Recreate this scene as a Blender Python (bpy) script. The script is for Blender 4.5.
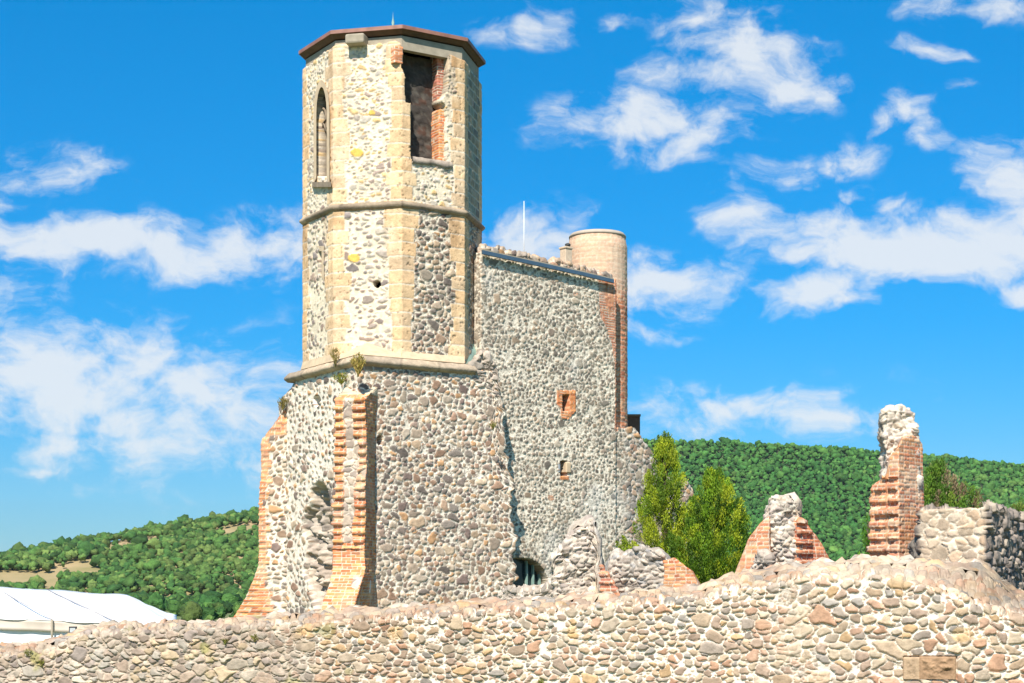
import bpy, math, random
import numpy as np
from mathutils import Vector
R = math.radians
random.seed(7); rng = np.random.default_rng(7)
for o in list(bpy.data.objects): bpy.data.objects.remove(o)
C = bpy.context.scene.collection

# ------------------------------------------------------------------ camera
F = 1700.0; HY = 600.0; CZ = 1.7           # focal length in pixels, eye-level row, eye height
cam = bpy.data.cameras.new('camera'); co = bpy.data.objects.new('camera', cam); C.objects.link(co)
co.location = (0, 0, CZ); co.rotation_euler = (R(90), 0, 0)
cam.sensor_width = 36; cam.lens = F/1024*36; cam.shift_y = (HY-341.5)/1024
cam.clip_start = .1; cam.clip_end = 20000
bpy.context.scene.camera = co

# ------------------------------------------------------------------ light
SUN_AZ, SUN_EL = -13.5, 47.0               # left of the camera, behind it
sv = Vector((math.sin(R(SUN_AZ))*math.cos(R(SUN_EL)), -math.cos(R(SUN_AZ))*math.cos(R(SUN_EL)), math.sin(R(SUN_EL))))
sl = bpy.data.lights.new('sun', 'SUN'); sl.energy = 4.6; sl.angle = R(.5); sl.color = (1, .945, .86)
so = bpy.data.objects.new('sun', sl); C.objects.link(so); so.rotation_euler = sv.to_track_quat('Z', 'Y').to_euler()
so.location = (-40, -60, 90)
vs = bpy.context.scene.view_settings
vs.view_transform = 'Standard'; vs.look = 'None'; vs.exposure = .72; vs.gamma = 1; vs.use_curve_mapping = False

w = bpy.data.worlds.new('World'); bpy.context.scene.world = w; w.use_nodes = True
nt = w.node_tree; N = nt.nodes; L = nt.links; N.clear()
def nd(t, **k):
    n = N.new(t)
    for a, b in k.items(): setattr(n, a, b)
    return n
def mth(op, a, b=None, c=None, clamp=False):
    n = nd('ShaderNodeMath', operation=op, use_clamp=clamp)
    for i, v in enumerate((a, b, c)):
        if v is None: continue
        if isinstance(v, (int, float)): n.inputs[i].default_value = v
        else: L.new(v, n.inputs[i])
    return n.outputs[0]
sky = nd('ShaderNodeTexSky', sky_type='NISHITA', sun_disc=False, sun_elevation=R(SUN_EL), sun_rotation=R(180-SUN_AZ),
         altitude=200, air_density=1.0, dust_density=.25, ozone_density=3.2)
hs = nd('ShaderNodeHueSaturation'); hs.inputs['Hue'].default_value = .487; hs.inputs['Saturation'].default_value = 1.28
hs.inputs['Value'].default_value = 1.0
L.new(sky.outputs[0], hs.inputs['Color'])
tc = nd('ShaderNodeTexCoord'); sx = nd('ShaderNodeSeparateXYZ'); L.new(tc.outputs['Generated'], sx.inputs[0])
yy = mth('MAXIMUM', mth('ABSOLUTE', sx.outputs[1]), .05)
cu = mth('DIVIDE', sx.outputs[0], yy); cv = mth('DIVIDE', sx.outputs[2], yy)
uv = nd('ShaderNodeCombineXYZ'); L.new(cu, uv.inputs[0]); L.new(cv, uv.inputs[1])
# wispy warp of the cloud layout
wn = nd('ShaderNodeTexNoise'); wn.inputs['Scale'].default_value = 14; wn.inputs['Detail'].default_value = 5
L.new(uv.outputs[0], wn.inputs['Vector'])
ws = nd('ShaderNodeVectorMath', operation='SUBTRACT'); L.new(wn.outputs['Color'], ws.inputs[0]); ws.inputs[1].default_value = (.5, .5, .5)
wm = nd('ShaderNodeVectorMath', operation='MULTIPLY'); L.new(ws.outputs[0], wm.inputs[0]); wm.inputs[1].default_value = (.075, .035, 0)
wa = nd('ShaderNodeVectorMath', operation='ADD'); L.new(uv.outputs[0], wa.inputs[0]); L.new(wm.outputs[0], wa.inputs[1])
UVW = wa.outputs[0]
BL = [(652,122,98,34,-4,1.0),(598,122,48,14,0,.75),(755,52,70,40,8,.95),(705,72,62,20,5,.85),(690,18,40,22,0,.75),(535,28,46,18,-8,.7),(603,17,24,9,0,.6),
      (790,80,50,24,0,.8),(835,152,36,20,-10,.8),(743,215,24,40,-25,.85),(768,175,26,26,0,.7),(890,245,125,34,3,1.35),(1000,238,70,28,0,1.3),
      (950,255,90,30,0,1.3),(815,294,60,20,-4,1.25),(1005,172,40,26,20,1.05),(920,108,28,20,-10,.75),(936,136,24,18,0,.75),(975,8,58,14,0,.9),
      (945,48,34,9,8,.7),(655,278,84,30,4,1.05),(530,240,70,30,0,1.05),(720,408,110,26,0,.7),(830,420,90,22,0,.6),(62,168,50,24,5,.85),(20,200,34,10,0,.6),
      (110,246,180,26,3,1.15),(270,240,70,34,-6,1.0),(0,236,80,18,0,.9),(60,390,210,56,5,.98),(210,402,140,52,8,.92),(120,350,150,30,4,.75),(250,470,60,9,0,.6),
      (30,468,70,7,0,.55),(130,400,240,78,6,.85),(60,360,170,40,0,.85),(760,415,150,30,-3,.5),(1010,290,28,14,0,1.0),(846,190,20,11,0,.7),(882,205,24,12,-25,.7),(976,85,18,8,-15,.6),(655,328,36,9,10,.6),(884,116,26,10,-20,.65),
      (700,40,38,14,0,.6),(1100,220,90,40,0,1.1),(-120,300,140,50,0,1.1),(1180,60,90,40,0,1.0),(-180,120,90,40,0,.9),(1250,330,120,30,0,1.0),(400,-90,120,40,0,.9),(640,-120,120,50,0,.9)]
acc = None
for (px, py, rx, ry, rot, wt) in BL:
    m = nd('ShaderNodeMapping', vector_type='TEXTURE')
    m.inputs['Location'].default_value = ((px-512)/F, (HY-py)/F, 0); m.inputs['Rotation'].default_value = (0, 0, R(-rot))
    m.inputs['Scale'].default_value = (rx*1.6/F, ry*1.6/F, 1)
    L.new(UVW, m.inputs['Vector'])
    ln = nd('ShaderNodeVectorMath', operation='LENGTH'); L.new(m.outputs[0], ln.inputs[0])
    v = mth('MULTIPLY', mth('SUBTRACT', 1.0, ln.outputs['Value'], clamp=True), wt)
    acc = v if acc is None else mth('MAXIMUM', acc, v)
st = nd('ShaderNodeMapping'); st.inputs['Scale'].default_value = (1, 1.55, 1); L.new(UVW, st.inputs['Vector'])
fn = nd('ShaderNodeTexNoise'); fn.inputs['Scale'].default_value = 31; fn.inputs['Detail'].default_value = 10; fn.inputs['Roughness'].default_value = .6
L.new(st.outputs[0], fn.inputs['Vector'])
dens = mth('ADD', mth('MULTIPLY', acc, 1.55), mth('MULTIPLY', mth('SUBTRACT', fn.outputs[0], .5), 3.6))
mr = nd('ShaderNodeMapRange', interpolation_type='SMOOTHSTEP'); L.new(dens, mr.inputs['Value'])
mr.inputs['From Min'].default_value = .22; mr.inputs['From Max'].default_value = 1.5; mr.inputs['To Max'].default_value = .86
gate = mth('MULTIPLY', mr.outputs[0], mth('GREATER_THAN', acc, .001))
soft = mth('MULTIPLY', mth('MULTIPLY', gate, 1.0), mth('MULTIPLY', acc, 3.2, clamp=True))
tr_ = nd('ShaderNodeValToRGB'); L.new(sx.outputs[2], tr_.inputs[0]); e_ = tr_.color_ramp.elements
for i_, (p_, c_) in enumerate(((0, (.24, .43, .62)), (.07, (.23, .47, .68)), (.16, (.08, .53, .79)), (.33, (.0, .67, .92)), (.5, (.7, .85, .95)), (.8, (1.3, 1.12, .9)))):  # highest stops warm the out-of-frame zenith, added to cut blue fill light
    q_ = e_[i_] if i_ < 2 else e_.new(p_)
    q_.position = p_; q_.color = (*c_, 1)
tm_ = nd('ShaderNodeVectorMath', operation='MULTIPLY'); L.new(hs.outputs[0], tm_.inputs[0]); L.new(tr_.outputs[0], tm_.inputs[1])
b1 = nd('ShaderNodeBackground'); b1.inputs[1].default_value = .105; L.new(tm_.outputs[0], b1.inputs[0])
b2 = nd('ShaderNodeBackground'); b2.inputs[1].default_value = .56; b2.inputs[0].default_value = (.93, .97, 1.0, 1)
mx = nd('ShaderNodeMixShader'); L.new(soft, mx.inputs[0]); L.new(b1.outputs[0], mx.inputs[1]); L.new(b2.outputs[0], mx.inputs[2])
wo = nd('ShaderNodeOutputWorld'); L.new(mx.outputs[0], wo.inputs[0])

# ------------------------------------------------------------------ helpers
def at(px, py, Y): return ((px-512)*Y/F, Y, CZ+(HY-py)*Y/F)
def XY(px, Y): return ((px-512)*Y/F, Y)
def ZZ(py, Y): return CZ+(HY-py)*Y/F
def pxof(P): return 512+F*P[:, 0]/P[:, 1]
def pyof(P): return HY-F*(P[:, 2]-CZ)/P[:, 1]
def az(a): return np.array([math.sin(R(a)), -math.cos(R(a))])
def tag(o, label=None, cat=None, group=None, kind=None):
    if label: o['label'] = label
    if cat: o['category'] = cat
    if group: o['group'] = group
    if kind: o['kind'] = kind
    return o
def empty(name, loc, label, cat, group=None):
    o = bpy.data.objects.new(name, None); C.objects.link(o); o.location = loc; o.empty_display_size = .3
    return tag(o, label, cat, group)
def mesh_obj(name, V, Fq, mat, parent=None, col=None, smooth=True):
    V = np.asarray(V, float); me = bpy.data.meshes.new(name)
    if isinstance(Fq, np.ndarray):
        k = Fq.shape[1]; me.vertices.add(len(V)); me.vertices.foreach_set('co', V.ravel())
        me.loops.add(Fq.size); me.loops.foreach_set('vertex_index', Fq.ravel().astype(np.int32))
        me.polygons.add(len(Fq)); me.polygons.foreach_set('loop_start', np.arange(0, Fq.size, k, dtype=np.int32))
        me.update(calc_edges=True)
    else:
        me.from_pydata([tuple(v) for v in V], [], Fq); me.update()
    if col is not None:
        a = me.color_attributes.new('Col', 'FLOAT_COLOR', 'POINT')
        c4 = np.ones((len(V), 4), np.float32); c4[:, :3] = col; a.data.foreach_set('color', c4.ravel())
    if smooth: me.polygons.foreach_set('use_smooth', np.ones(len(me.polygons), bool))
    me.materials.append(mat)
    o = bpy.data.objects.new(name, me); C.objects.link(o)
    if parent is not None:
        o.parent = parent; o.matrix_parent_inverse = parent_inv(parent)
    return o
from mathutils import Matrix
def parent_inv(p):
    m = Matrix.Translation(p.location)
    q = p.parent
    return m.inverted()
def H(i, j, k, seed):
    i = i.astype(np.int64) if hasattr(i, 'astype') else np.int64(i)
    x = (i*374761393 + j*668265263 + k*2147483647*3 + seed*1274126177) & 0xffffffff
    x = ((x ^ (x >> 13))*1274126177) & 0xffffffff
    x = ((x ^ (x >> 15))*2246822519) & 0xffffffff
    return ((x ^ (x >> 16)) & 0xffffff)/float(0x1000000)
def noise3(x, y, z, seed=0):
    xi, yi, zi = np.floor(x), np.floor(y), np.floor(z)
    fx, fy, fz = x-xi, y-yi, z-zi
    fx = fx*fx*(3-2*fx); fy = fy*fy*(3-2*fy); fz = fz*fz*(3-2*fz)
    xi = xi.astype(np.int64); yi = yi.astype(np.int64); zi = zi.astype(np.int64); r = 0
    for a in (0, 1):
        for b in (0, 1):
            for c in (0, 1):
                wgt = (fx if a else 1-fx)*(fy if b else 1-fy)*(fz if c else 1-fz)
                r = r + wgt*H(xi+a, yi+b, zi+c, seed)
    return r-.5
def fbm(P, sc, seed=0, oc=3):
    r = 0; a = 1
    for k in range(oc):
        r = r+a*noise3(P[:, 0]*sc, P[:, 1]*sc, P[:, 2]*sc, seed+k*17); sc *= 2.03; a *= .5
    return r
def sst(a, b, x):
    t = np.clip((x-a)/(b-a), 0, 1); return t*t*(3-2*t)
def rub(s, z, seed, cw, ch, jit=.75, lim=1.24):
    """rounded stones on a broken lattice: returns edge value, three random numbers and local offset of the nearest stone"""
    zero = np.zeros_like(s)
    s = s + cw*.45*noise3(s/cw*.5, z/ch*.5, zero, seed+3) + cw*.28*noise3(s/cw*2.1, z/ch*2.1, zero, seed+8)
    z = z + ch*.75*noise3(s/cw*.35, z/ch*.4, zero+5.3, seed+4) + ch*.28*noise3(s/cw*2.1, z/ch*2.1, zero+9, seed+9)
    J0 = np.floor(z/ch).astype(np.int64)
    F1 = np.full_like(s, 9.); F2 = np.full_like(s, 9.); A = np.zeros((4,)+s.shape)
    for dj in (-1, 0, 1):
        J = J0+dj; off = H(J, 0, 1, seed)*cw
        I0 = np.floor((s+off)/cw).astype(np.int64)
        for di in (-1, 0, 1):
            I = I0+di
            r = [H(I, J, q+2, seed) for q in range(8)]
            cx = (I+.5+(r[0]-.5)*jit)*cw-off; cy = (J+.5+(r[1]-.5)*jit)*ch
            rx = cw*(.34+.34*r[2]); ry = ch*(.36+.30*r[3]); an = (r[4]-.5)*.9
            dx = s-cx; dy = z-cy; ca, sa = np.cos(an), np.sin(an)
            u = np.abs(dx*ca+dy*sa)/rx; v = np.abs(dy*ca-dx*sa)/ry
            p = 2.2+r[5]*1.6
            d = (u**p+v**p)**(1/p)
            nw = d < F1
            F2 = np.where(nw, F1, np.minimum(F2, d)); F1 = np.where(nw, d, F1)
            for q in range(3): A[q] = np.where(nw, r[5+q], A[q])
            A[3] = np.where(nw, (dy*ca-dx*sa)/ry, A[3])
    e = np.minimum(lim-F1, (F2-F1)*.85)
    return e, A
def pick(r, pal):
    pal = np.asarray(pal, float); k = np.minimum((r*len(pal)).astype(int), len(pal)-1)
    return pal[k]
def rubble(s, z, P, seed, cw=.26, ch=.19, gap=.10, relief=.05, pal=None, mortar=(.6, .55, .46), drop=.0, small=True, cover=0., jit=.75, tilt=.25, big=.27):
    e, A = rub(s, z, seed, cw, ch, jit)
    n = fbm(P, 9, seed, 3); n2 = fbm(P, 1.1, seed+50, 3)
    if drop: e = np.where(A[0] < drop, -.2, e)
    if big:
        e3, A3 = rub(s+11.7, z+5.3, seed+205, cw*1.75, ch*1.8, jit); on = A3[0] < big
        e3 = np.where(on, e3, -9); ov = e3 > -.05; e = np.where(ov, np.where(e3 > .02, e3*1.35, -.1), e); A = np.where(ov[None], A3, A); sm_ok = e3 < -.1
    else: sm_ok = True
    e = e - np.clip(cover*(.25+1.2*n2+.6*n), 0, 1.5)
    m = sst(gap, gap+.09, e+n*.20)
    h = relief*(np.sqrt(np.clip(e-gap+.02, 0, .42)/.42)*(.5+.7*A[1]))*m + relief*.26*n
    h = h - relief*tilt*A[3]*m*.3
    c = pick(A[2], pal)*(.78+.44*A[1][:, None])*(1+.28*n[:, None])
    mc = np.array(mortar)*(1+.16*n[:, None])*(1+.22*n2[:, None])
    if small:
        e2, A2 = rub(s+31, z+17, seed+77, cw*.42, ch*.46, jit)
        m2 = sst(gap+.03, gap+.15, e2)*(A2[0] > .35)*(1-m)*sst(.3, -.1, e)
        if cover: m2 = m2*(1-np.clip(cover*1.4, 0, .95))
        h = h+relief*.40*m2*np.sqrt(np.clip(e2, 0, 1)); c2 = pick(A2[2], pal)*(.85+.3*A2[1][:, None])
        mc = mc*(1-m2[:, None])+c2*m2[:, None]
    return h, c*m[:, None]+mc*(1-m[:, None]), m
def brick(s, z, P, seed, pal, mortar=(.62, .52, .40), ln=.25, ch=.075, relief=.014, wear=.3):
    s = s+.012*noise3(s*3, z*3, s*0, seed); z = z+.012*noise3(s*2, z*2, s*0, seed+1)
    J = np.floor(z/ch).astype(np.int64); fz = z/ch-J
    off = np.where(J % 2 == 0, 0, .5)*ln+H(J, 0, 0, seed)*.04
    hl = np.where(J % 2 == 0, ln, ln*.5)
    I = np.floor((s+off)/hl).astype(np.int64); fs = (s+off)/hl-I
    ez = np.minimum(fz, 1-fz)*ch; es = np.minimum(fs, 1-fs)*hl
    m = sst(.003, .012, np.minimum(ez*1.15, es))
    r = H(I, J, 5, seed); r2 = H(I, J, 6, seed); n = fbm(P, 7, seed, 3); n2 = fbm(P, 1.6, seed+5, 2)
    m = m*(1-wear*sst(.12, .4, n2))
    c = pick(r, pal)*(.75+.5*r2[:, None])*(1+.25*n[:, None])
    h = m*relief*(.5+.9*r2)+n*.006 - .02*(r2 > .95)*m
    return h, c*m[:, None]+np.array(mortar)*(1+.2*n[:, None])*(1-m[:, None]), m
def blend(a, b, m):          # a where m=0, b where m=1
    return a[0]*(1-m)+b[0]*m, a[1]*(1-m[:, None])+b[1]*m[:, None]

# ------------------------------------------------------------------ materials
def attr_mat(name, rough=.92, bump=.35, bscale=26, var=.22, vscale=9, spec=.25, trans=None):
    m = bpy.data.materials.new(name); m.use_nodes = True; t = m.node_tree; n = t.nodes; l = t.links
    b = n['Principled BSDF']; b.inputs['Roughness'].default_value = rough; b.inputs['Specular IOR Level'].default_value = spec
    a = n.new('ShaderNodeAttribute'); a.attribute_name = 'Col'
    tc = n.new('ShaderNodeTexCoord')
    no = n.new('ShaderNodeTexNoise'); no.inputs['Scale'].default_value = vscale; no.inputs['Detail'].default_value = 6; no.inputs['Roughness'].default_value = .65
    l.new(tc.outputs['Object'], no.inputs['Vector'])
    r = n.new('ShaderNodeMapRange'); r.inputs['From Min'].default_value = .3; r.inputs['From Max'].default_value = .7
    r.inputs['To Min'].default_value = 1-var; r.inputs['To Max'].default_value = 1+var; l.new(no.outputs[0], r.inputs['Value'])
    mu = n.new('ShaderNodeVectorMath'); mu.operation = 'SCALE'; l.new(a.outputs['Color'], mu.inputs[0]); l.new(r.outputs[0], mu.inputs['Scale'])
    l.new(mu.outputs[0], b.inputs['Base Color'])
    n2 = n.new('ShaderNodeTexNoise'); n2.inputs['Scale'].default_value = bscale; n2.inputs['Detail'].default_value = 5
    l.new(tc.outputs['Object'], n2.inputs['Vector'])
    bp = n.new('ShaderNodeBump'); bp.inputs['Strength'].default_value = bump; bp.inputs['Distance'].default_value = .03
    l.new(n2.outputs[0], bp.inputs['Height']); l.new(bp.outputs[0], b.inputs['Normal'])
    return m
def plain(name, c, rough=.6, metal=0, var=.15, scale=6, bump=.1, c2=None):
    m = bpy.data.materials.new(name); m.use_nodes = True; t = m.node_tree; n = t.nodes; l = t.links
    b = n['Principled BSDF']; b.inputs['Roughness'].default_value = rough; b.inputs['Metallic'].default_value = metal
    tc = n.new('ShaderNodeTexCoord'); no = n.new('ShaderNodeTexNoise'); no.inputs['Scale'].default_value = scale; no.inputs['Detail'].default_value = 7
    l.new(tc.outputs['Object'], no.inputs['Vector'])
    cr = n.new('ShaderNodeValToRGB'); cr.color_ramp.elements[0].position = .3; cr.color_ramp.elements[1].position = .7
    d = c2 if c2 else tuple(x*(1-2*var) for x in c)
    cr.color_ramp.elements[0].color = (*d, 1); cr.color_ramp.elements[1].color = (*c, 1)
    l.new(no.outputs[0], cr.inputs[0]); l.new(cr.outputs[0], b.inputs['Base Color'])
    bp = n.new('ShaderNodeBump'); bp.inputs['Strength'].default_value = bump; bp.inputs['Distance'].default_value = .02
    l.new(no.outputs[0], bp.inputs['Height']); l.new(bp.outputs[0], b.inputs['Normal'])
    return m
M_stone = attr_mat('masonry')
M_brick = attr_mat('brickwork', var=.15, bump=.25)
M_roof = plain('copper_roof', (.36, .17, .12), .55, 0, .2, 4)
M_soffit = plain('brown_boards', (.12, .065, .035), .8, 0, .2, 8)
M_conc = plain('concrete', (.40, .34, .25), .9, 0, .15, 5)
M_metal = plain('grey_metal', (.09, .15, .21), .45, .3, .1, 4)
M_dark = plain('dark_iron', (.03, .03, .03), .6, 0, .1, 6)
M_glass = plain('dark_glass', (.03, .045, .05), .1, 0, .1, 2, 0)
M_glass.node_tree.nodes['Principled BSDF'].inputs['Roughness'].default_value = .12
M_patina = plain('green_patina', (.28, .42, .36), .6, 0, .15, 10)
M_canvas = plain('white_canvas', (.84, .84, .85), .55, 0, .03, 1.2, .15)
M_canvas2 = plain('cream_canvas', (.66, .56, .46), .7, 0, .08, 2, .3)
M_wood = plain('brown_timber', (.22, .11, .065), .8, 0, .2, 7, .3)
M_bark = plain('bark', (.10, .07, .045), .95, 0, .2, 12, .6)
M_white = plain('white_paint', (.85, .85, .85), .5, 0, .05, 5)

# palettes (linear base colours)
PB = [(.25,.17,.13),(.22,.17,.15),(.30,.22,.17),(.16,.125,.12),(.36,.28,.21),(.27,.22,.19),(.20,.17,.16),(.40,.33,.26),(.28,.19,.15),(.19,.17,.16),(.33,.29,.25),(.25,.21,.18),(.36,.30,.25),(.13,.115,.11),(.30,.26,.22),(.38,.24,.14)]
PB = [tuple(np.array(c)*(1.24, 1.13, .98)) for c in PB]
PG = [(.26,.215,.185),(.29,.26,.22),(.33,.295,.25),(.20,.185,.165),(.38,.34,.29),(.26,.23,.195),(.31,.275,.23),(.34,.27,.21),(.17,.155,.14)]
PF0 = [(.52,.40,.29),(.46,.36,.28),(.56,.45,.34),(.42,.33,.27),(.50,.43,.35),(.38,.33,.29),(.53,.36,.27),(.60,.50,.38),(.40,.31,.25),(.55,.47,.37),(.47,.30,.21),(.35,.33,.31),(.56,.40,.24)]
PF = [tuple(np.array(c)*(.84, .77, .69)) for c in PF0]
PL = [(.40,.31,.23),(.35,.27,.21),(.45,.36,.28),(.48,.40,.31),(.31,.25,.21),(.43,.32,.24),(.38,.33,.27),(.50,.38,.25)]
PK = [(.60,.21,.07),(.63,.25,.09),(.48,.15,.06),(.66,.30,.11),(.55,.22,.10),(.58,.18,.07),(.68,.36,.15)]
PR = [(.58,.24,.11),(.63,.29,.13),(.50,.18,.09),(.65,.34,.17),(.55,.26,.14),(.60,.22,.11),(.66,.40,.24)]
PQ = [(.64,.42,.23),(.68,.47,.27),(.58,.38,.22),(.70,.52,.32),(.64,.39,.20),(.55,.40,.27)]
MORT = (.70, .63, .52)
def rowsz(z0, z1, res): return np.linspace(z0, z1, max(2, int(round((z1-z0)/res))+1))
def masonry(name, ring, zs, field, parent=None, T=None, pos=None, mat=None, cap=True, capres=.05, hole=None, wob=0.):
    """ring: list of (x, y, spine_x, spine_y, res_of_edge_to_next) counter-clockwise; lofted up zs, clamped under T(x, y), capped inwards"""
    mat = mat or M_stone
    rp, sp, ed, tt, ar = [], [], [], [], []; s0 = 0
    n = len(ring)
    for i in range(n):
        a = np.array(ring[i][:4]); b = np.array(ring[(i+1) % n][:4]); ln = np.hypot(*(b-a)[:2]); k = max(1, int(math.ceil(ln/ring[i][4])))
        for q in range(k):
            f = q/k; p = a+(b-a)*f; rp.append(p[:2]); sp.append(p[2:]); ed.append(i); tt.append(f*ln); ar.append(s0+f*ln)
        s0 += ln
    rp = np.array(rp); sp = np.array(sp); K = len(rp); nz = len(zs)
    dist = np.hypot(*(rp-sp).T).max(); nc = max(2, int(dist/capres)) if cap else 0
    XYs = [np.repeat(rp[None], nz, 0)]; Zs = [np.repeat(np.asarray(zs)[:, None], K, 1)]; IN = [np.zeros((nz, K))]
    if cap:
        f = np.linspace(0, 1, nc+1)[1:]
        XYs.append(rp[None]+(sp-rp)[None]*f[:, None, None]); Zs.append(np.full((nc, K), zs[-1]))
        IN.append(f[:, None]*np.hypot(*(rp-sp).T)[None])
    XYs = np.concatenate(XYs); Zs = np.concatenate(Zs); IN = np.concatenate(IN); nr = len(Zs)
    P = np.stack([XYs[..., 0], XYs[..., 1], Zs], -1).reshape(-1, 3)
    if T is not None:
        tv = T(P[:, 0], P[:, 1]); tv = np.minimum(tv, zs[-1]); isr = np.arange(len(P)) < K*nz; z0 = zs[0]
        P[:, 2] = np.where(isr, z0+(P[:, 2]-z0)*(tv-z0)/(zs[-1]-z0), tv)
    S = np.tile(np.array(ar), nr); E = np.tile(np.array(ed), nr); TT = np.tile(np.array(tt), nr)
    W = P[:, 2]+IN.ravel()
    if pos is not None: P = pos(P, E, TT, IN.ravel())
    i = np.arange(K); i2 = (i+1) % K; r = np.arange(nr-1)[:, None]*K
    Fq = np.stack([r+i, r+i2, r+K+i2, r+K+i], -1).reshape(-1, 4)
    if wob: P = P + np.stack([fbm(P, 1.3, 5), fbm(P, 1.3, 6), fbm(P, 1.3, 7)*.6], -1)*wob
    a = P[Fq[:, 2]]-P[Fq[:, 0]]; b = P[Fq[:, 3]]-P[Fq[:, 1]]; fn = np.cross(a, b)
    NV = np.zeros_like(P)
    for q in range(4): np.add.at(NV, Fq[:, q], fn)
    ll = np.linalg.norm(NV, axis=1, keepdims=True); NV = np.where(ll > 1e-9, NV/np.maximum(ll, 1e-9), (0, 0, 1))
    out = field(S, W, P, E, TT)
    h, c = out[0], out[1]
    P2 = P+NV*h[:, None]
    if hole is not None:
        hm, dep = hole(P, E, TT)
        c = np.where(hm[:, None], np.array((.20, .155, .11))*(1+.4*fbm(P, 6, 2, 3)[:, None]), c)  # reveals of openings coloured dark, painting in the shade of the recess
        P2 = np.where(hm[:, None], P-NV*dep[:, None] if hasattr(dep, 'shape') else P-NV*dep, P2)
        Fq = Fq[~(hm[Fq].all(1))]
    else:
        ar_ = np.abs(fn).sum(1); Fq = Fq[ar_ > 1e-12]
    return mesh_obj(name, P2, Fq, mat, parent, np.clip(c, .01, .9), smooth=False)
def wall_ring(front, th, res, rb=.12):
    f = np.array(front, float); d = np.gradient(f, axis=0); d /= np.linalg.norm(d, axis=1, keepdims=True)
    back = f+np.stack([-d[:, 1], d[:, 0]], 1)*th; mid = (f+back)/2
    mid[0] = mid[0]+d[0]*min(th/2, .4*np.linalg.norm(f[1]-f[0])); mid[-1] = mid[-1]-d[-1]*min(th/2, .4*np.linalg.norm(f[-1]-f[-2]))
    r = []; n = len(f)
    for i in range(n): r.append((*f[i], *mid[i], res if i < n-1 else res*1.6))
    for i in range(n-1, -1, -1): r.append((*back[i], *mid[i], rb if i > 0 else res*1.6))
    return r
def prof(xs, ys): return lambda q: np.interp(q, xs, ys)
def boxes(name, lst, mat, parent=None, bev=.0, smooth=False):
    """lst: (cx,cy,cz, sx,sy,sz, rotz)"""
    V, Fs = [], []
    for (cx, cy, cz, sx_, sy_, sz_, rz) in lst:
        c, s = math.cos(rz), math.sin(rz); b = len(V)
        for dz in (-.5, .5):
            for dx, dy in ((-.5, -.5), (.5, -.5), (.5, .5), (-.5, .5)):
                x, y = dx*sx_, dy*sy_; V.append((cx+x*c-y*s, cy+x*s+y*c, cz+dz*sz_))
        Fs += [[b+3, b+2, b+1, b], [b+4, b+5, b+6, b+7], [b, b+1, b+5, b+4], [b+1, b+2, b+6, b+5], [b+2, b+3, b+7, b+6], [b+3, b, b+4, b+7]]
    o = mesh_obj(name, V, Fs, mat, parent, smooth=smooth)
    if bev:
        md = o.modifiers.new('bevel', 'BEVEL'); md.width = bev; md.segments = 2
    return o
def tube(name, pts, rad, mat, parent=None, seg=8):
    pts = [Vector(p) for p in pts]; V, Fs = [], []
    rads = rad if isinstance(rad, (list, tuple)) else [rad]*len(pts)
    for i, p in enumerate(pts):
        d = (pts[min(i+1, len(pts)-1)]-pts[max(i-1, 0)]).normalized(); u = d.orthogonal().normalized(); v = d.cross(u)
        if i and V:
            pass
        for k in range(seg):
            a = 2*math.pi*k/seg; V.append(tuple(p+(u*math.cos(a)+v*math.sin(a))*rads[i]))
    for i in range(len(pts)-1):
        for k in range(seg):
            a, b = i*seg+k, i*seg+(k+1) % seg; Fs.append([a, b, b+seg, a+seg])
    Fs += [list(range(seg))[::-1], [(len(pts)-1)*seg+k for k in range(seg)]]
    return mesh_obj(name, V, Fs, mat, parent)
def sweep(name, path, profile, parent, closed=False, res=.06, pal=PQ, seed=1, amp=.012, block=.55, worn=0.):
    """path: outward-facing polyline (ccw), profile: list of (out, z) closed loop; stone moulding with joints"""
    pts = np.array(path, float); n = len(pts)
    segs = n if closed else n-1; dirs = [pts[(i+1) % n]-pts[i] for i in range(segs)]
    nrm = [np.array([d[1], -d[0]])/np.hypot(*d) for d in dirs]
    mit = []
    for i in range(n):
        if closed: a, b = nrm[i-1], nrm[i]
        else: a, b = nrm[max(i-1, 0)], nrm[min(i, segs-1)]
        m = (a+b); m /= (1+a@b); mit.append(m)
    base, mi, ss = [], [], []; s0 = 0
    for i in range(segs):
        ln = np.hypot(*dirs[i]); k = max(1, int(ln/res)); j = (i+1) % n
        for q in range(k+(0 if closed or i < segs-1 else 1)):
            f = q/k; base.append(pts[i]+dirs[i]*f); mi.append(mit[i]*(1-f)+mit[j]*f); ss.append(s0+f*ln)
        s0 += ln
    base = np.array(base); mi = np.array(mi); ss = np.array(ss); K = len(base); W = len(profile)
    pr = np.array(profile)
    P = np.zeros((K, W, 3)); P[..., :2] = base[:, None]+mi[:, None]*pr[None, :, 0, None]; P[..., 2] = pr[None, :, 1]
    P = P.reshape(-1, 3); nn = fbm(P, 4, seed, 3)
    P += np.stack([fbm(P, 5, seed+1), fbm(P, 5, seed+2), fbm(P, 5, seed+3)], -1)*amp*2
    bid = np.floor(ss/block).astype(np.int64); fr = ss/block-bid; j = (np.minimum(fr, 1-fr)*block > .02)
    c = pick(H(bid, 0, 0, seed), pal)*(.8+.4*H(bid, 1, 0, seed))[:, None]; c = np.where(j[:, None], c, c*.7)
    c = np.repeat(c, W, 0)*(1+.5*nn[:, None])
    i = np.arange(K if closed else K-1); i2 = (i+1) % K; q = np.arange(W); q2 = (q+1) % W
    Fq = np.stack([i[:, None]*W+q, i2[:, None]*W+q, i2[:, None]*W+q2, i[:, None]*W+q2], -1).reshape(-1, 4)
    return mesh_obj(name, P, Fq, M_stone, parent, np.clip(c, .01, .9), smooth=False)

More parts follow.
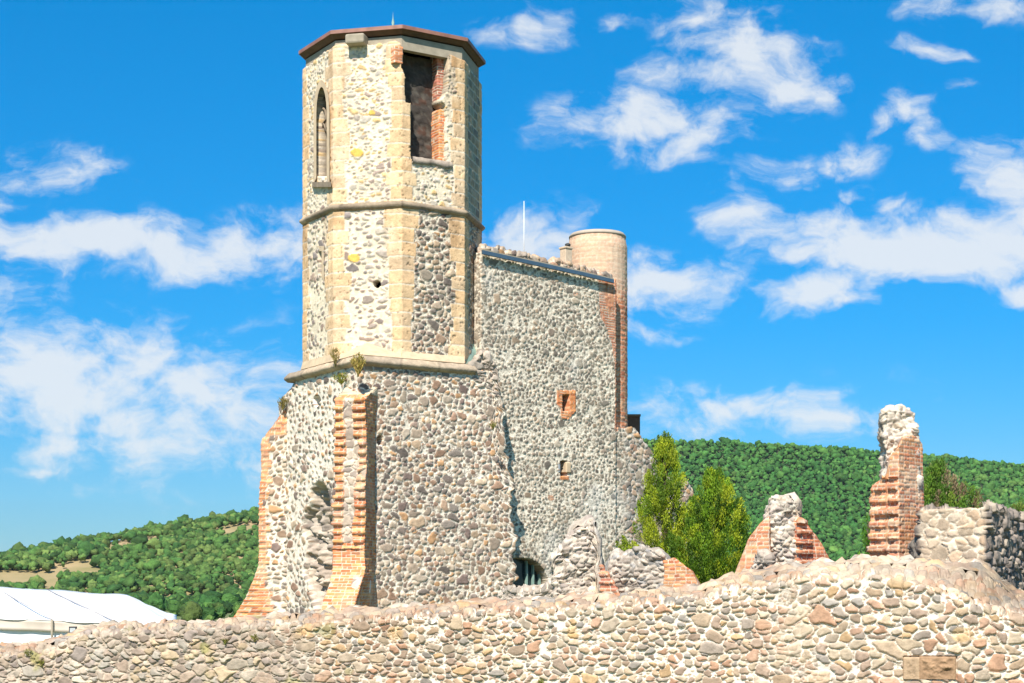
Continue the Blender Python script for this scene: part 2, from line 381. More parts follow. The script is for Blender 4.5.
# ------------------------------------------------------------------ ground and hills
def ground_mat():
    m = plain('dry_grass_soil', (.10, .16, .035), .95, 0, .2, .25, .5, (.17, .15, .06)); return m
g = 9000
gx = np.array([-g, -3000, -1000, -300, -100, -40, -20, 0, 20, 40, 100, 300, 1000, 3000, g], float)
gy = np.array([-g, -2000, -300, -50, -10, 0, 10, 20, 30, 45, 60, 100, 250, 600, 1500, 3000, g], float)
V = [(x, y, 0) for y in gy for x in gx]; nx = len(gx)
tag(mesh_obj('ground', V, [[j*nx+i, j*nx+i+1, (j+1)*nx+i+1, (j+1)*nx+i] for j in range(len(gy)-1) for i in range(nx-1)], ground_mat()), kind='structure')

def ico(sub):
    import bmesh
    bm = bmesh.new(); bmesh.ops.create_icosphere(bm, subdivisions=sub, radius=1); V = np.array([v.co[:] for v in bm.verts]); Fq = np.array([[v.index for v in f.verts] for f in bm.faces]); bm.free()
    return V, Fq
def hillside(nm, crest, Yc, Y0, p0, p1, label_mat, fname, crown, sub, pal, bare, seed, dens=1.0, back=120):
    cf = lambda px: CZ+(HY-np.interp(px, *crest))*Yc/F
    def hz(X, Y):
        px = 512+F*X/np.maximum(Y, 1); t = np.clip((Y-Y0)/(Yc-Y0), 0, 1)
        sh = t**.9*(1-.10*np.sin(t*3.1))
        z = cf(px)*sh*np.minimum(1, np.maximum(0, 1-(Y-Yc)/900))
        P = np.stack([X, Y, X*0], -1).reshape(-1, 3)
        return z + fbm(P, .006, seed, 3).reshape(np.shape(X))*14*t*(1-t)*4
    ys = np.linspace(Y0, Yc+back, 90); us = np.linspace(p0, p1, 120)
    U, Yg = np.meshgrid(us, ys); X = (U-512)*Yg/F; Z = hz(X, Yg)-1.5
    V = np.stack([X, Yg, Z], -1).reshape(-1, 3); n = 120
    i = np.arange(n-1); r = np.arange(len(ys)-1)[:, None]*n
    Fq = np.stack([r+i, r+i+1, r+n+i+1, r+n+i], -1).reshape(-1, 4)
    tag(mesh_obj(nm, V, Fq, label_mat), kind='structure')
    rg = np.random.default_rng(seed)
    Ys = []; Xs = []; y = (118 if seed == 5 else Y0)+5
    while y < Yc+25:
        xw = np.arange((p0-512)*y/F, (p1-512)*y/F, crown*(.95 if y > Y0-8 else .7))
        Xs.append(xw+rg.uniform(-.45, .45, len(xw))*crown); Ys.append(y+rg.uniform(-.5, .5, len(xw))*crown); y += crown*.95/dens*(3.2 if y < Y0-8 else 1)
    X = np.concatenate(Xs); Y = np.concatenate(Ys); Z = hz(X, Y)
    px = 512+F*X/Y; py = HY-F*(Z-CZ)/Y; keep = rg.random(len(X)) < .985
    nb = noise3(X*.05, Y*.02, X*0, seed+9)
    for (bx, by, bw, bh) in bare:
        d = np.hypot((px-bx)/bw, (py-by)/bh)+nb*1.1; keep &= ~((d < .8) & (rg.random(len(X)) < .93))
    X, Y, Z = X[keep], Y[keep], Z[keep]; n = len(X)
    IV, IF = ico(sub); nv = len(IV)
    vars_ = []
    for q in range(14):
        d = 1+.55*fbm(IV*1.0+q*7.1, 2.6, q, 3)[:, None]+.26*rg.standard_normal((nv, 1)).clip(-1.5, 1.5); vars_.append(IV*d*(1, 1, .9))
    vars_ = np.array(vars_)
    sc = crown*rg.uniform(.30, .66, n)*(1+.5*(rg.random(n) < .12))*rg.choice([.65, .85, 1.05], n)*np.where(Y < Y0-8, np.interp(Y, [118, 165, 300, 690], [.28, .40, .55, .85]), 1); vi = rg.integers(0, 14, n); an = rg.uniform(0, 6.28, n)
    B = vars_[vi]; ca, sa = np.cos(an)[:, None], np.sin(an)[:, None]
    VX = (B[..., 0]*ca-B[..., 1]*sa)*sc[:, None]+X[:, None]; VY = (B[..., 0]*sa+B[..., 1]*ca)*sc[:, None]+Y[:, None]; VZ = B[..., 2]*sc[:, None]*1.05+Z[:, None]+sc[:, None]*.75
    V = np.stack([VX, VY, VZ], -1).reshape(-1, 3); Fq = (IF[None]+(np.arange(n)*nv)[:, None, None]).reshape(-1, 3)
    big = noise3(X*.018, Y*.009, X*0, seed+2)
    c = pick(np.clip(rg.random(n)*.75+.12+big*.7, 0, .999), pal)*rg.uniform(.62, 1.4, (n, 1))
    col = np.repeat(c, nv, 0)*(1+.25*rg.standard_normal((n*nv, 1)).clip(-1, 1))
    tag(mesh_obj(fname, V, Fq, M_leafmass, None, np.clip(col, .005, .5)), 'dense broadleaf forest covering the '+('far green hill right of the ruin' if seed == 3 else 'left hillside behind the white marquee'), 'forest', kind='stuff')
M_leafmass = attr_mat('forest_leaves', rough=.75, bump=1, bscale=2.2, var=.4, vscale=1.6, spec=.2)
M_leafmass.node_tree.nodes['Bump'].inputs['Distance'].default_value = .5
hm1 = plain('hill_soil', (.40, .28, .15), .95, 0, .12, .05, .5, (.22, .19, .07))
hillside('hill', ([-600, -300, 0, 60, 130, 200, 262, 330, 400, 520, 640, 760], [590, 575, 560, 548, 535, 523, 512, 505, 505, 530, 565, 596]), 900, 690, -330, 600, hm1,
         'forest', 3.5, 2, [(.030,.085,.020),(.038,.10,.022),(.048,.115,.024),(.06,.13,.026),(.085,.15,.032),(.115,.17,.04)],
         [(15,578,50,10),(72,570,30,9),(50,584,14,12),(122,545,20,6),(153,542,18,7),(190,597,20,9),(222,531,12,7),(243,527,16,6),(148,551,16,5),(235,561,16,5),(168,600,9,5),(100,560,14,4)], 5)
hm2 = plain('far_hill_soil', (.06, .09, .03), .95, 0, .2, .05, .5)
hillside('hill', ([300, 430, 560, 640, 700, 760, 850, 950, 1024, 1150, 1400], [540, 480, 445, 441, 443, 445, 451, 459, 467, 480, 500]), 1300, 1000, 330, 1200, hm2,
         'forest', 3.5, 2, [(.032,.112,.022),(.042,.128,.024),(.052,.142,.026),(.066,.158,.03),(.088,.172,.034)], [], 3)

# ------------------------------------------------------------------ octagonal church tower
CT = np.array([(393-512)*47/F, 47.0]); RT = 2.475; PHI = 9.5
tower = empty('church_tower', (CT[0], CT[1], 0), 'tall octagonal stone church tower with flat brown roof on a square rubble base', 'tower')
def octa(Rr, off=0): return [tuple(CT+az(PHI+45*k)*Rr) for k in range(8)]
# edge k joins azimuth PHI+45k to PHI+45(k+1): normals 32, 77, 122, 167, 212, 257, 302(-58), 347(-13)
res = .025
ring = []
for k in range(8):
    p = CT+az(PHI+45*k)*RT; q = CT+az(PHI+45*k)*(RT-.45); vis = k in (7, 0, 6, 1)
    ring.append((*p, *q, res if vis else .08))
ELEN = 2*RT*math.sin(R(22.5))
def shaft_field(S, W, P, E, TT):
    z = P[:, 2]; up = z > 12.04
    crs = np.floor(z/.37).astype(np.int64); fz = z/.37-crs
    def quoin(d, corner, seed):            # d distance from a corner; alternating long and short blocks
        r = H(crs, corner, 3, seed); lim = np.where(r > .5, .33, .48)+(.12*(H(crs, corner, 4, seed)-.5))
        lim = np.where(up, lim*.9, lim)
        wv = lim+.03*noise3(z*6, d*0+corner, d*0, 3)
        m = (d < wv); ed_ = np.minimum(np.minimum(fz, 1-fz)*.37, wv-d)
        return m, ed_, H(crs, corner, 9, seed), H(crs, corner, 10, seed)
    mA, eA, a1, a2 = quoin(TT, E, 21); mB, eB, b1, b2 = quoin(ELEN-TT, (E+1) % 8, 21)
    n = fbm(P, 5, 4, 4); n2 = fbm(P, .9, 41, 3); nf = fbm(P, 16, 44, 2)
    q = mA | mB; ed_ = np.where(mA, eA, eB); r1 = np.where(mA, a1, b1); r2 = np.where(mA, a2, b2)
    qc = (pick(r1, PQ)*.5+.5*np.array((.69, .47, .26)))*(.92+.16*r2[:, None])*(1+.22*n[:, None])
    wash = sst(-.05, .35, n2+.4*n+np.where(E == 7, .10, -.12)); qc = qc*(1-.4*wash[:, None])+np.array((.74, .62, .45))*.4*wash[:, None]
    jt = sst(.004, .022, ed_); qc = qc*jt[:, None]+np.array((.68, .60, .48))*(1-jt[:, None])
    pits = sst(.30, .42, nf+.15*n)
    qc = qc*(1-.45*pits[:, None])
    qh = .012*jt+.014*n-.02*pits
    left_faces = (E == 7) | (E == 6)  # left faces carry more mortar smear over their rubble
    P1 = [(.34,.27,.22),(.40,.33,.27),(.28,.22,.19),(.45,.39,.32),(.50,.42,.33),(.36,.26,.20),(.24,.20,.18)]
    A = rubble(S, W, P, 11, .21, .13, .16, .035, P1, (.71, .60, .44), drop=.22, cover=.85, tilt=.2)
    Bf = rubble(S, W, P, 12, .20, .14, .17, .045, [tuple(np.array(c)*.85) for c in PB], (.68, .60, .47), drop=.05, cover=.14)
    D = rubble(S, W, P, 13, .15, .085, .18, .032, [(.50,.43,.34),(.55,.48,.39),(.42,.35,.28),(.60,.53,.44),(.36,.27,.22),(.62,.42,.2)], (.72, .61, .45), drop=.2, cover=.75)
    h, c = blend((A[0], A[1]), (Bf[0], Bf[1]), (~left_faces).astype(float))
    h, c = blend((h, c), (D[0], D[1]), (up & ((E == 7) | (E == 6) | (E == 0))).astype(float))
    sh = E == 1
    h = np.where(q, qh, h-.012); c = np.where(q[:, None], qc, c)
    # upper right side face is mostly small blocks, darker and greener
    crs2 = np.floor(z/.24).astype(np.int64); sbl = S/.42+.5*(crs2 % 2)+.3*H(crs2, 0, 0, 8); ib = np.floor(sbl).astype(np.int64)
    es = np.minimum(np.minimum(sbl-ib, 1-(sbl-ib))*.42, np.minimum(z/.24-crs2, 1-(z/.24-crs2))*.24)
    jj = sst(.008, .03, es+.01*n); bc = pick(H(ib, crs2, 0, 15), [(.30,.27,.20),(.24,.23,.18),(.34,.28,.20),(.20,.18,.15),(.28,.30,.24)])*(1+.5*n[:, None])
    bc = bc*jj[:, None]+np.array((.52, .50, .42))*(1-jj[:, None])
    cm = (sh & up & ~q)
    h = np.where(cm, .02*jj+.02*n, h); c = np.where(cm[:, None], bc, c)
    # odd ochre stones
    for (bx, by, rx_, ry_) in ((357, 153, 6, 4), (354, 258, 5.5, 4), (372, 113, 3.5, 2.5)):
        px, py = pxof(P), pyof(P); m = ((np.abs(px-bx)/rx_)**2.4+(np.abs(py-by)/ry_)**2.4 + .8*n < 1) & (E == 7)
        c = np.where(m[:, None], np.array((.72, .44, .10))*(1+.3*n[:, None]), c); h = np.where(m, .02, h)
    stn = sst(.08, .42, noise3(S*2.6, z*.22, S*0, 77)+.5*noise3(S*7, z*.5, S*0, 78))*np.maximum(sst(13.6, 16.2, z), sst(10.2, 12.0, z)*(z < 12.05))
    c = c*(1-.38*stn[:, None]*np.array((.8, .95, 1.1)))
    return h, c
def lancet(P, E, cx, x0, x1, ytop, ybot, spring, face):
    px, py = pxof(P), pyof(P); hw = (x1-x0)/2
    body = (py > spring) & (py < ybot) & (np.abs(px-cx) < hw)
    t = np.clip((spring-py)/(spring-ytop), 0, 1.2); arc = (py <= spring) & (np.abs(px-cx) < hw*np.sqrt(np.clip(1-t**1.7, 0, 1)))
    return (body | arc) & (E == face) & (np.arctan2(P[:, 0]-CT[0], -(P[:, 1]-CT[1])) < 2)
def shaft_hole(P, E, TT):
    px, py = pxof(P), pyof(P)
    n = fbm(P, 2.2, 91, 2)*6
    lft = np.interp(py, [25, 66, 78, 79, 102, 103, 155, 165], [401, 401, 406, 405, 406, 411, 411, 415])
    rgt = np.interp(py, [25, 62, 92, 100, 106, 165], [449, 449, 447, 441, 446, 447])
    w1 = (E == 0) & (py < 163+n*.3) & (px > lft+n*.15) & (px < rgt+n*.25) & (P[:, 1] < 46.2)
    w2 = lancet(P, E, 321.5, 316.5, 327.5, 86, 176, 112, 6)
    w3 = (E == 6) & (np.abs(px-320) < 1.6) & (py > 252) & (py < 275)
    w4 = (E == 7) & (np.hypot(px-377, (py-284)) < 3.6)
    m = w1 | w2 | w3 | w4
    return m, np.where(w3 | w4, .25, np.where(w2, .36, .50))
TopZ = 16.25
def shaft_T(x, y):
    px = 512+F*x/y
    return TopZ+.10*noise3(x*3.5, y*3.5, x*0, 3)-np.interp(px, [300, 340, 395, 402, 440, 458, 466, 480], [.02, -.10, -.10, .02, .0, .05, .12, .18])
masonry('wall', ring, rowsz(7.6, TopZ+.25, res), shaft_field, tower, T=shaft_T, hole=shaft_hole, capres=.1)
# inner masonry shell and floors
ir = [(*(CT+az(PHI+45*(7-k))*1.85), *CT, .06) for k in range(8)]
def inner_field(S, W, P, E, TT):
    h, c, m = rubble(S, W, P, 31, .32, .17, .1, .04, [(.06,.05,.042),(.075,.062,.052),(.05,.042,.036),(.08,.045,.032)], (.10, .088, .072)); return -h, c  # very dark stone and mortar colours stand in for the unlit interior
masonry('inner_wall', ir, rowsz(11.9, 16.2, .06), inner_field, tower, cap=False)
o = [tuple(CT+az(PHI+45*k)*2.2) for k in range(8)]
mesh_obj('floor', [(*p, 11.9) for p in o]+[(*p, 12.0) for p in o], [list(range(8))[::-1], list(range(8, 16))]+[[k, (k+1) % 8, 8+(k+1) % 8, 8+k] for k in range(8)], M_wood, tower, smooth=False)
for i_ in range(1):  # small dark cupboard behind slit and putlog hole
    pass
# ring beam of concrete
def octloft(name, prof_, mat, parent, capt=False, capb=False, sub=1):
    V = []; Fs = []
    for (r_, z_) in prof_:
        for k in range(8): p = CT+az(PHI+45*k)*r_; V.append((p[0], p[1], z_))
    for j in range(len(prof_)-1):
        for k in range(8): Fs.append([j*8+k, j*8+(k+1) % 8, (j+1)*8+(k+1) % 8, (j+1)*8+k])
    if capt: Fs.append([(len(prof_)-1)*8+k for k in range(8)])
    if capb: Fs.append(list(range(8))[::-1])
    return mesh_obj(name, V, Fs, mat, parent, smooth=False)
octloft('ring_beam', [(2.2, 16.17), (RT-.08, 16.17), (RT-.08, 16.52), (2.2, 16.52)], M_conc, tower)
RE = 2.57; EZ = ZZ(25, 47-RE)
roof = octloft('roof', [(.25, EZ-.1), (RT-.06, EZ-.17), (RE-.04, EZ-.085), (RE-.02, EZ-.083), (RE, EZ-.075), (RE, EZ-.012), (RE+.015, EZ-.008), (RE+.015, EZ+.02), (.02, EZ+.62)], M_soffit, tower, True, True)
roof.data.materials.append(M_roof)
for p in roof.data.polygons:
    if p.index >= 32: p.material_index = 1
fc = octloft('fascia', [(RE+.004, EZ-.078), (RE+.022, EZ-.078), (RE+.022, EZ+.012), (RE+.004, EZ+.012)], M_roof, roof)
fz = EZ+.58
fin_prof = [(.0, 0), (.10, 0), (.11, .05), (.05, .12), (.065, .17), (.03, .22), (.045, .27), (.012, .36), (0, .52)]
V = []; Fs = []
for (r_, z_) in fin_prof:
    for k in range(10): V.append((CT[0]+r_*math.cos(k*.6283), CT[1]+r_*math.sin(k*.6283), fz+z_*1.3))
for j in range(len(fin_prof)-1):
    for k in range(10): Fs.append([j*10+k, j*10+(k+1) % 10, (j+1)*10+(k+1) % 10, (j+1)*10+k])
mesh_obj('finial', V, Fs, M_patina, roof)
# string course
sweep('string_course', octa(RT), [(-.05, 12.18), (.01, 12.17), (.095, 12.10), (.095, 12.05), (.02, 11.98), (-.05, 11.97)], tower, True, pal=[(.30,.23,.16),(.34,.26,.18),(.25,.19,.14)], seed=5, block=.9, amp=.006)
# corbel block under the eaves on the front-left face
cn = az(PHI-22.5); tdir = np.array([cn[1]*-1, cn[0]]); pc = CT+cn*(RT*math.cos(R(22.5))+.06)
tt_ = ((357-512)/F*pc[1]-pc[0])/abs(tdir[0])*np.sign(tdir[0]); pc2 = pc+tdir*((((357-512)/F)*pc[1]-pc[0])/tdir[0])
boxes('corbel', [(pc2[0], pc2[1], ZZ(41, pc2[1]), .52, .5, .26, R(PHI-22.5))], M_conc, tower, bev=.05)
# brick lining on the right jamb of the belfry window + brick block beside the beam
n0 = az(32); t0 = np.array([-n0[1], n0[0]])          # along the face, to the right
fp = CT+n0*RT*math.cos(R(22.5))
def onface(px, nrm, base, depth=0.):   # point on a vertical plane where column px meets it
    b = base-nrm*depth; t = np.array([-nrm[1], nrm[0]]); u = (px-512)/F
    k = (u*b[1]-b[0])/(t[0]-u*t[1]); return b+t*k
def slab_ring(px0, px1, nrm, base, d0, d1, res=.02, rb=.06):
    a = onface(px0, nrm, base, d0); b = onface(px1, nrm, base, d0); c = b-nrm*(d1-d0); d = a-nrm*(d1-d0); m = (a+b+c+d)/4
    return [(*a, *m, res), (*b, *m, res), (*c, *m, rb), (*d, *m, rb)]
bf = lambda seed, pal=PK, **k: (lambda S, W, P, E, TT: brick(S, W, P, seed, pal, **k)[:2])
masonry('brick_jamb', slab_ring(439.5, 448.5, n0, fp, .14, .62), rowsz(ZZ(163, 45), ZZ(104, 45), .018), bf(60), tower, mat=M_brick, T=lambda x, y: ZZ(106, 45)+.1*noise3(x*9, y*9, x*0, 3))
masonry('brick_pier', slab_ring(437.5, 452, n0, fp, .28, .7), rowsz(ZZ(99, 45), ZZ(48, 45), .018), bf(61, [(.40,.14,.09),(.45,.18,.10),(.35,.12,.08)]), tower, mat=M_brick)
masonry('brick_block', slab_ring(394.5, 402.5, n0, CT+n0*(RT*math.cos(R(22.5))), .02, .4), rowsz(ZZ(65, 44.7), ZZ(49, 44.7), .018), bf(62, [(.62,.24,.11),(.66,.28,.12)]), tower, mat=M_brick)
# broken window sill
sweep('window_sill', [tuple(onface(412, n0, fp)), tuple(onface(452, n0, fp))], [(-.45, ZZ(162, 45.2)), (.03, ZZ(161, 45.2)), (.05, ZZ(167, 45.2)), (-.45, ZZ(170, 45.2))], tower, pal=[(.42,.34,.26),(.36,.29,.23)], amp=.03, seed=9)
# gothic window frame with tracery on the far-left face
n6 = az(-58); f6 = CT+n6*RT*math.cos(R(22.5))
def arcpts(cx, hw, yt, yb, sp, inset, m=20):
    pts = [(cx-hw, yb), (cx-hw, sp)]
    for i in range(1, m):
        a = i/m; x = -1+2*a; t = (1-abs(x)**2)**(1/1.7); pts.append((cx+x*hw, sp-(sp-yt)*t))
    pts += [(cx+hw, sp), (cx+hw, yb)]
    return pts
def plate(name, pts2, pts1, nrm, base, d0, d1, mat, parent):   # band between two matching outlines on a face, real depth
    V = []; Fs = []; n = len(pts1)
    for dep in (d0, d1):
        for L_ in (pts1, pts2):
            for (px, py) in L_: p = onface(px, nrm, base, dep); V.append((p[0], p[1], ZZ(py, p[1])))
    for i in range(n-1):
        Fs += [[i, i+1, n+i+1, n+i], [2*n+i+1, 2*n+i, 3*n+i, 3*n+i+1], [i+1, i, 2*n+i, 2*n+i+1], [n+i, n+i+1, 3*n+i+1, 3*n+i]]
    Fs += [[0, n, 3*n, 2*n], [n-1, 3*n-1, 4*n-1, 2*n-1]]
    return mesh_obj(name, V, Fs, mat, parent, smooth=False)
M_quoin = plain('sandstone', (.64, .48, .31), .9, 0, .12, 5, .4)
gw = plate('window_frame', arcpts(321.5, 8.0, 80, 184, 112, 0), arcpts(321.5, 5.2, 87, 178, 113, 0), n6, f6, -.05, .12, M_quoin, tower)
def gp(px, py, dep=.2):
    p = onface(px, n6, f6, dep); return (p[0], p[1], ZZ(py, p[1]))
M_trac = plain('weathered_stone', (.30, .23, .16), .9, 0, .2, 8, .4)
tube('mullion', [gp(322, 178), gp(322, 128)], .028, M_trac, gw)
tr = [gp(322+4.0*math.cos(a), 116+8*math.sin(a)) for a in np.linspace(-math.pi/2, 1.5*math.pi, 17)]
tube('tracery', tr, .035, M_trac, gw)
tube('tracery', [gp(318, 132), gp(320, 124), gp(322, 130), gp(324, 123), gp(326, 132)], .032, M_trac, gw)
tube('tracery', [gp(318.5, 96), gp(321, 104), gp(324.5, 98)], .035, M_trac, gw)
plate('window_sill', [(312, 182), (331, 182)], [(312, 187), (331, 187)], n6, f6, -.10, .3, M_trac, gw)
plate('slit_frame', [(316.5, 246), (324, 246), (324, 282)], [(318.6, 251), (321.6, 251), (321.6, 277)], n6, f6, -.02, .1, M_quoin, tower)

# ---- square base
nL, nR = az(-58), az(32); aL, aR, aB = 2.35, 2.5, 2.4
cNear = CT+nL*aL+nR*aR; cRight = CT-nL*aB+nR*aR; cBack = CT-nL*aB-nR*aB; cLeft = CT+nL*aL-nR*aB
LZ = 7.86
def ctr(p, f=.35): return tuple(np.array(p)+(CT-np.array(p))*f)
bring = [(*cNear, *ctr(cNear), .025), (*cRight, *ctr(cRight), .06), (*cBack, *ctr(cBack), .12), (*cLeft, *ctr(cLeft), .025)]
BL_ = np.hypot(*(cRight-cNear))
def base_T(x, y):
    px = 512+F*x/y
    z = np.interp(px, [262, 274, 284, 291, 296], [436, 416, 398, 390, 384.]); zt = CZ+(HY-z)*y/F
    t2 = np.where(px < 296, zt, LZ)
    rr = np.interp(px, [470, 492, 506, 512, 522], [0, .05, .35, .7, 1.3]); lf = (x > -1.5)
    return np.minimum(t2, LZ)-rr*lf+np.where(px > 490, .12, .03)*noise3(x*4, y*4, x*0, 6)
def base_pos(P, E, TT, IN):
    # the right end is broken masonry that leans out towards its foot
    f = np.clip(((P[:, :2]-cNear)@np.array([-nR[1], nR[0]]))/BL_, 0, 1.1)
    k = np.interp(P[:, 2], [0, 2, 4.5, 7.8], [.10, 0.0, -.12, -.45])+.16*noise3(P[:, 2]*2.3, P[:, 2]*0, P[:, 2]*0, 5)+.22*noise3(P[:, 2]*6.5, P[:, 2]*0, P[:, 2]*0, 6)
    t = np.array([-nR[1], nR[0]]); P[:, :2] += t*(k*sst(.82, 1., f))[:, None]
    return P
def base_cav(P, E):
    px, py = pxof(P), pyof(P); n = fbm(P, 2.5, 17, 3); n1 = fbm(P, 6, 19, 2)
    u = (px-319-2*n)/14.5; tv = (py-540)/62
    top = np.where(tv < 0, np.abs(tv*1.0)**2.2, np.abs(tv*.85)**3)
    r = np.sqrt(np.clip(u*u+top, 0, 9))+.28*n
    d = sst(1.02, .78, r)*np.interp(px, [302, 314, 320, 331, 334], [.12, .45, 1.1, 1.4, 1.3])
    return np.where(E == 3, d*(1+.9*n1+.3*n)+.0, 0), sst(1.05, .8, r)*(E == 3)
def base_field(S, W, P, E, TT):
    e0 = E == 0
    A = rubble(S, W, P, 71, .185, .13, .18, .034, PB, (.76, .68, .55), drop=.05, cover=.08)
    B = rubble(S, W, P, 72, .24, .15, .15, .045, PB+[(.45,.38,.30),(.5,.42,.33)], (.72, .64, .52), drop=.12, cover=.6)
    h = np.where(e0, A[0], B[0]); c = np.where(e0[:, None], A[1], B[1])
    d, m = base_cav(P, E)
    Cv = rubble(S*1.1, W, P, 73, .28, .17, .05, .11, [(.42,.34,.26),(.36,.29,.23),(.48,.40,.32),(.30,.25,.21)], (.45, .38, .30))
    h = h*(1-m)+Cv[0]*m-d; c = c*(1-m[:, None])+Cv[1]*m[:, None]
    px, py = pxof(P), pyof(P)
    # light stone blocks low on the right end
    bl = e0 & (px > 462) & (px < 520) & (py > 575)
    # brick quoining along the left edge of the left face
    n = fbm(P, 1.5, 23, 2)
    bm = ((E == 3) & (px < 281+7*n+1.5*np.sign(np.sin(P[:, 2]*14))) & (py > 545)).astype(float)
    K = brick(S, W, P, 74, PK)
    h = h*(1-bm)+K[0]*bm; c = c*(1-bm[:, None])+K[1]*bm[:, None]
    # putlog holes
    for (bx, by, r_, ed_) in ((317, 401, 3.6, 3), (380, 440, 3.2, 0)):
        q = (np.hypot(px-bx, (py-by)*.62) < r_) & (E == ed_); h = np.where(q, -.3, h)
    return h, c
masonry('base_wall', bring, rowsz(0, LZ, .025), base_field, tower, T=base_T, pos=base_pos, capres=.15)
# ledge moulding round the top of the base
lend = onface(474, nR, CT+nR*aR)
sweep('base_ledge', [tuple(cLeft+(cNear-cLeft)*.14), tuple(cNear), tuple(lend)], [(-.3, LZ+.19), (.0, LZ+.13), (.15, LZ+.0), (.15, LZ-.06), (.03, LZ-.14), (-.3, LZ-.14)], tower, pal=[(.42,.32,.22),(.36,.28,.20),(.46,.36,.25),(.31,.25,.18)], seed=15, block=1.1, amp=.012)
# broach stones between square base and octagon
def broach():
    V = []; Fs = []
    def q(*pts):
        b = len(V); V.extend(pts); Fs.append(list(range(b, b+len(pts))))
    oc = {k: CT+az(PHI+45*k)*(RT+.01) for k in range(-4, 5)}
    def z3(p, z): return (p[0], p[1], z)
    zl = LZ+.15; zt = LZ+.36
    # front-right face strip
    sA = cNear+(cRight-cNear)*.0; sR = lend
    a0 = oc[0]; a1 = oc[1]
    pA = onface(pxof(np.array([[*a0, 0.]]))[0], nR, CT+nR*aR); pB = onface(pxof(np.array([[*a1, 0.]]))[0], nR, CT+nR*aR)
    q(z3(pA, zl), z3(pB, zl), z3(a1, zt), z3(a0, zt))
    am1 = oc[-1]; am2 = oc[-2]
    pC = CT+nL*aL+(am1-CT-nL*((am1-CT)@nL)); pD = CT+nL*aL+(am2-CT-nL*((am2-CT)@nL))
    q(z3(pD, zl), z3(pC, zl), z3(am1, zt), z3(am2, zt))
    pk = (a0+am1)/2; zk = LZ+.62
    q(z3(cNear, zl), z3(pA, zl), z3(a0, zt-.1), z3(pk, zk)); q(z3(pC, zl), z3(cNear, zl), z3(pk, zk), z3(am1, zt-.1))
    return V, Fs
V, Fs = broach(); bo = mesh_obj('broach', V, Fs, M_quoin, tower, smooth=False)
sm = bo.modifiers.new('solid', 'SOLIDIFY'); sm.thickness = .12; sm.offset = -1
# patina-green flashing at the shaded corner
a1 = CT+az(PHI+45)*(RT+.01); a2 = CT+az(PHI+90)*(RT+.01); cr = CT+az(77)*(aR*1.04)
fl = mesh_obj('corner_flashing', [(*a1, LZ+.1), (*cr, LZ+.12), (*a2, LZ+.1), (*((a1*.4+a2*.6)), LZ+1.05), (*a1, LZ+.35), (*a2, LZ+.9)], [[0, 1, 3, 4], [1, 2, 5, 3]], M_patina, tower, smooth=False)
fl.modifiers.new('solid', 'SOLIDIFY').thickness = .05
# broken steps of stone at the right end of the ledge
p0 = onface(470, nR, CT+nR*(aR-.05)); p1 = onface(497, nR, CT+nR*(aR-.05)); bk = -nR*1.0; m_ = (p0+p1)/2+bk/2
masonry('broken_corner', [(*p0, *m_, .025), (*p1, *m_, .025), (*(p1+bk), *m_, .05), (*(p0+bk), *m_, .05)], rowsz(7.2, 8.7, .025),
        lambda S, W, P, E, TT: rubble(S, W, P, 81, .30, .11, .07, .08, [(.36,.29,.23),(.42,.34,.27),(.30,.25,.20)], (.45, .38, .30))[:2], tower,
        T=lambda x, y: CZ+(HY-np.interp(512+F*x/y, [466, 474, 480, 488, 489, 496, 497, 506], [366, 362, 352, 354, 364, 366, 380, 395]))*y/F+.1*noise3(x*5, y*5, x*0, 4))
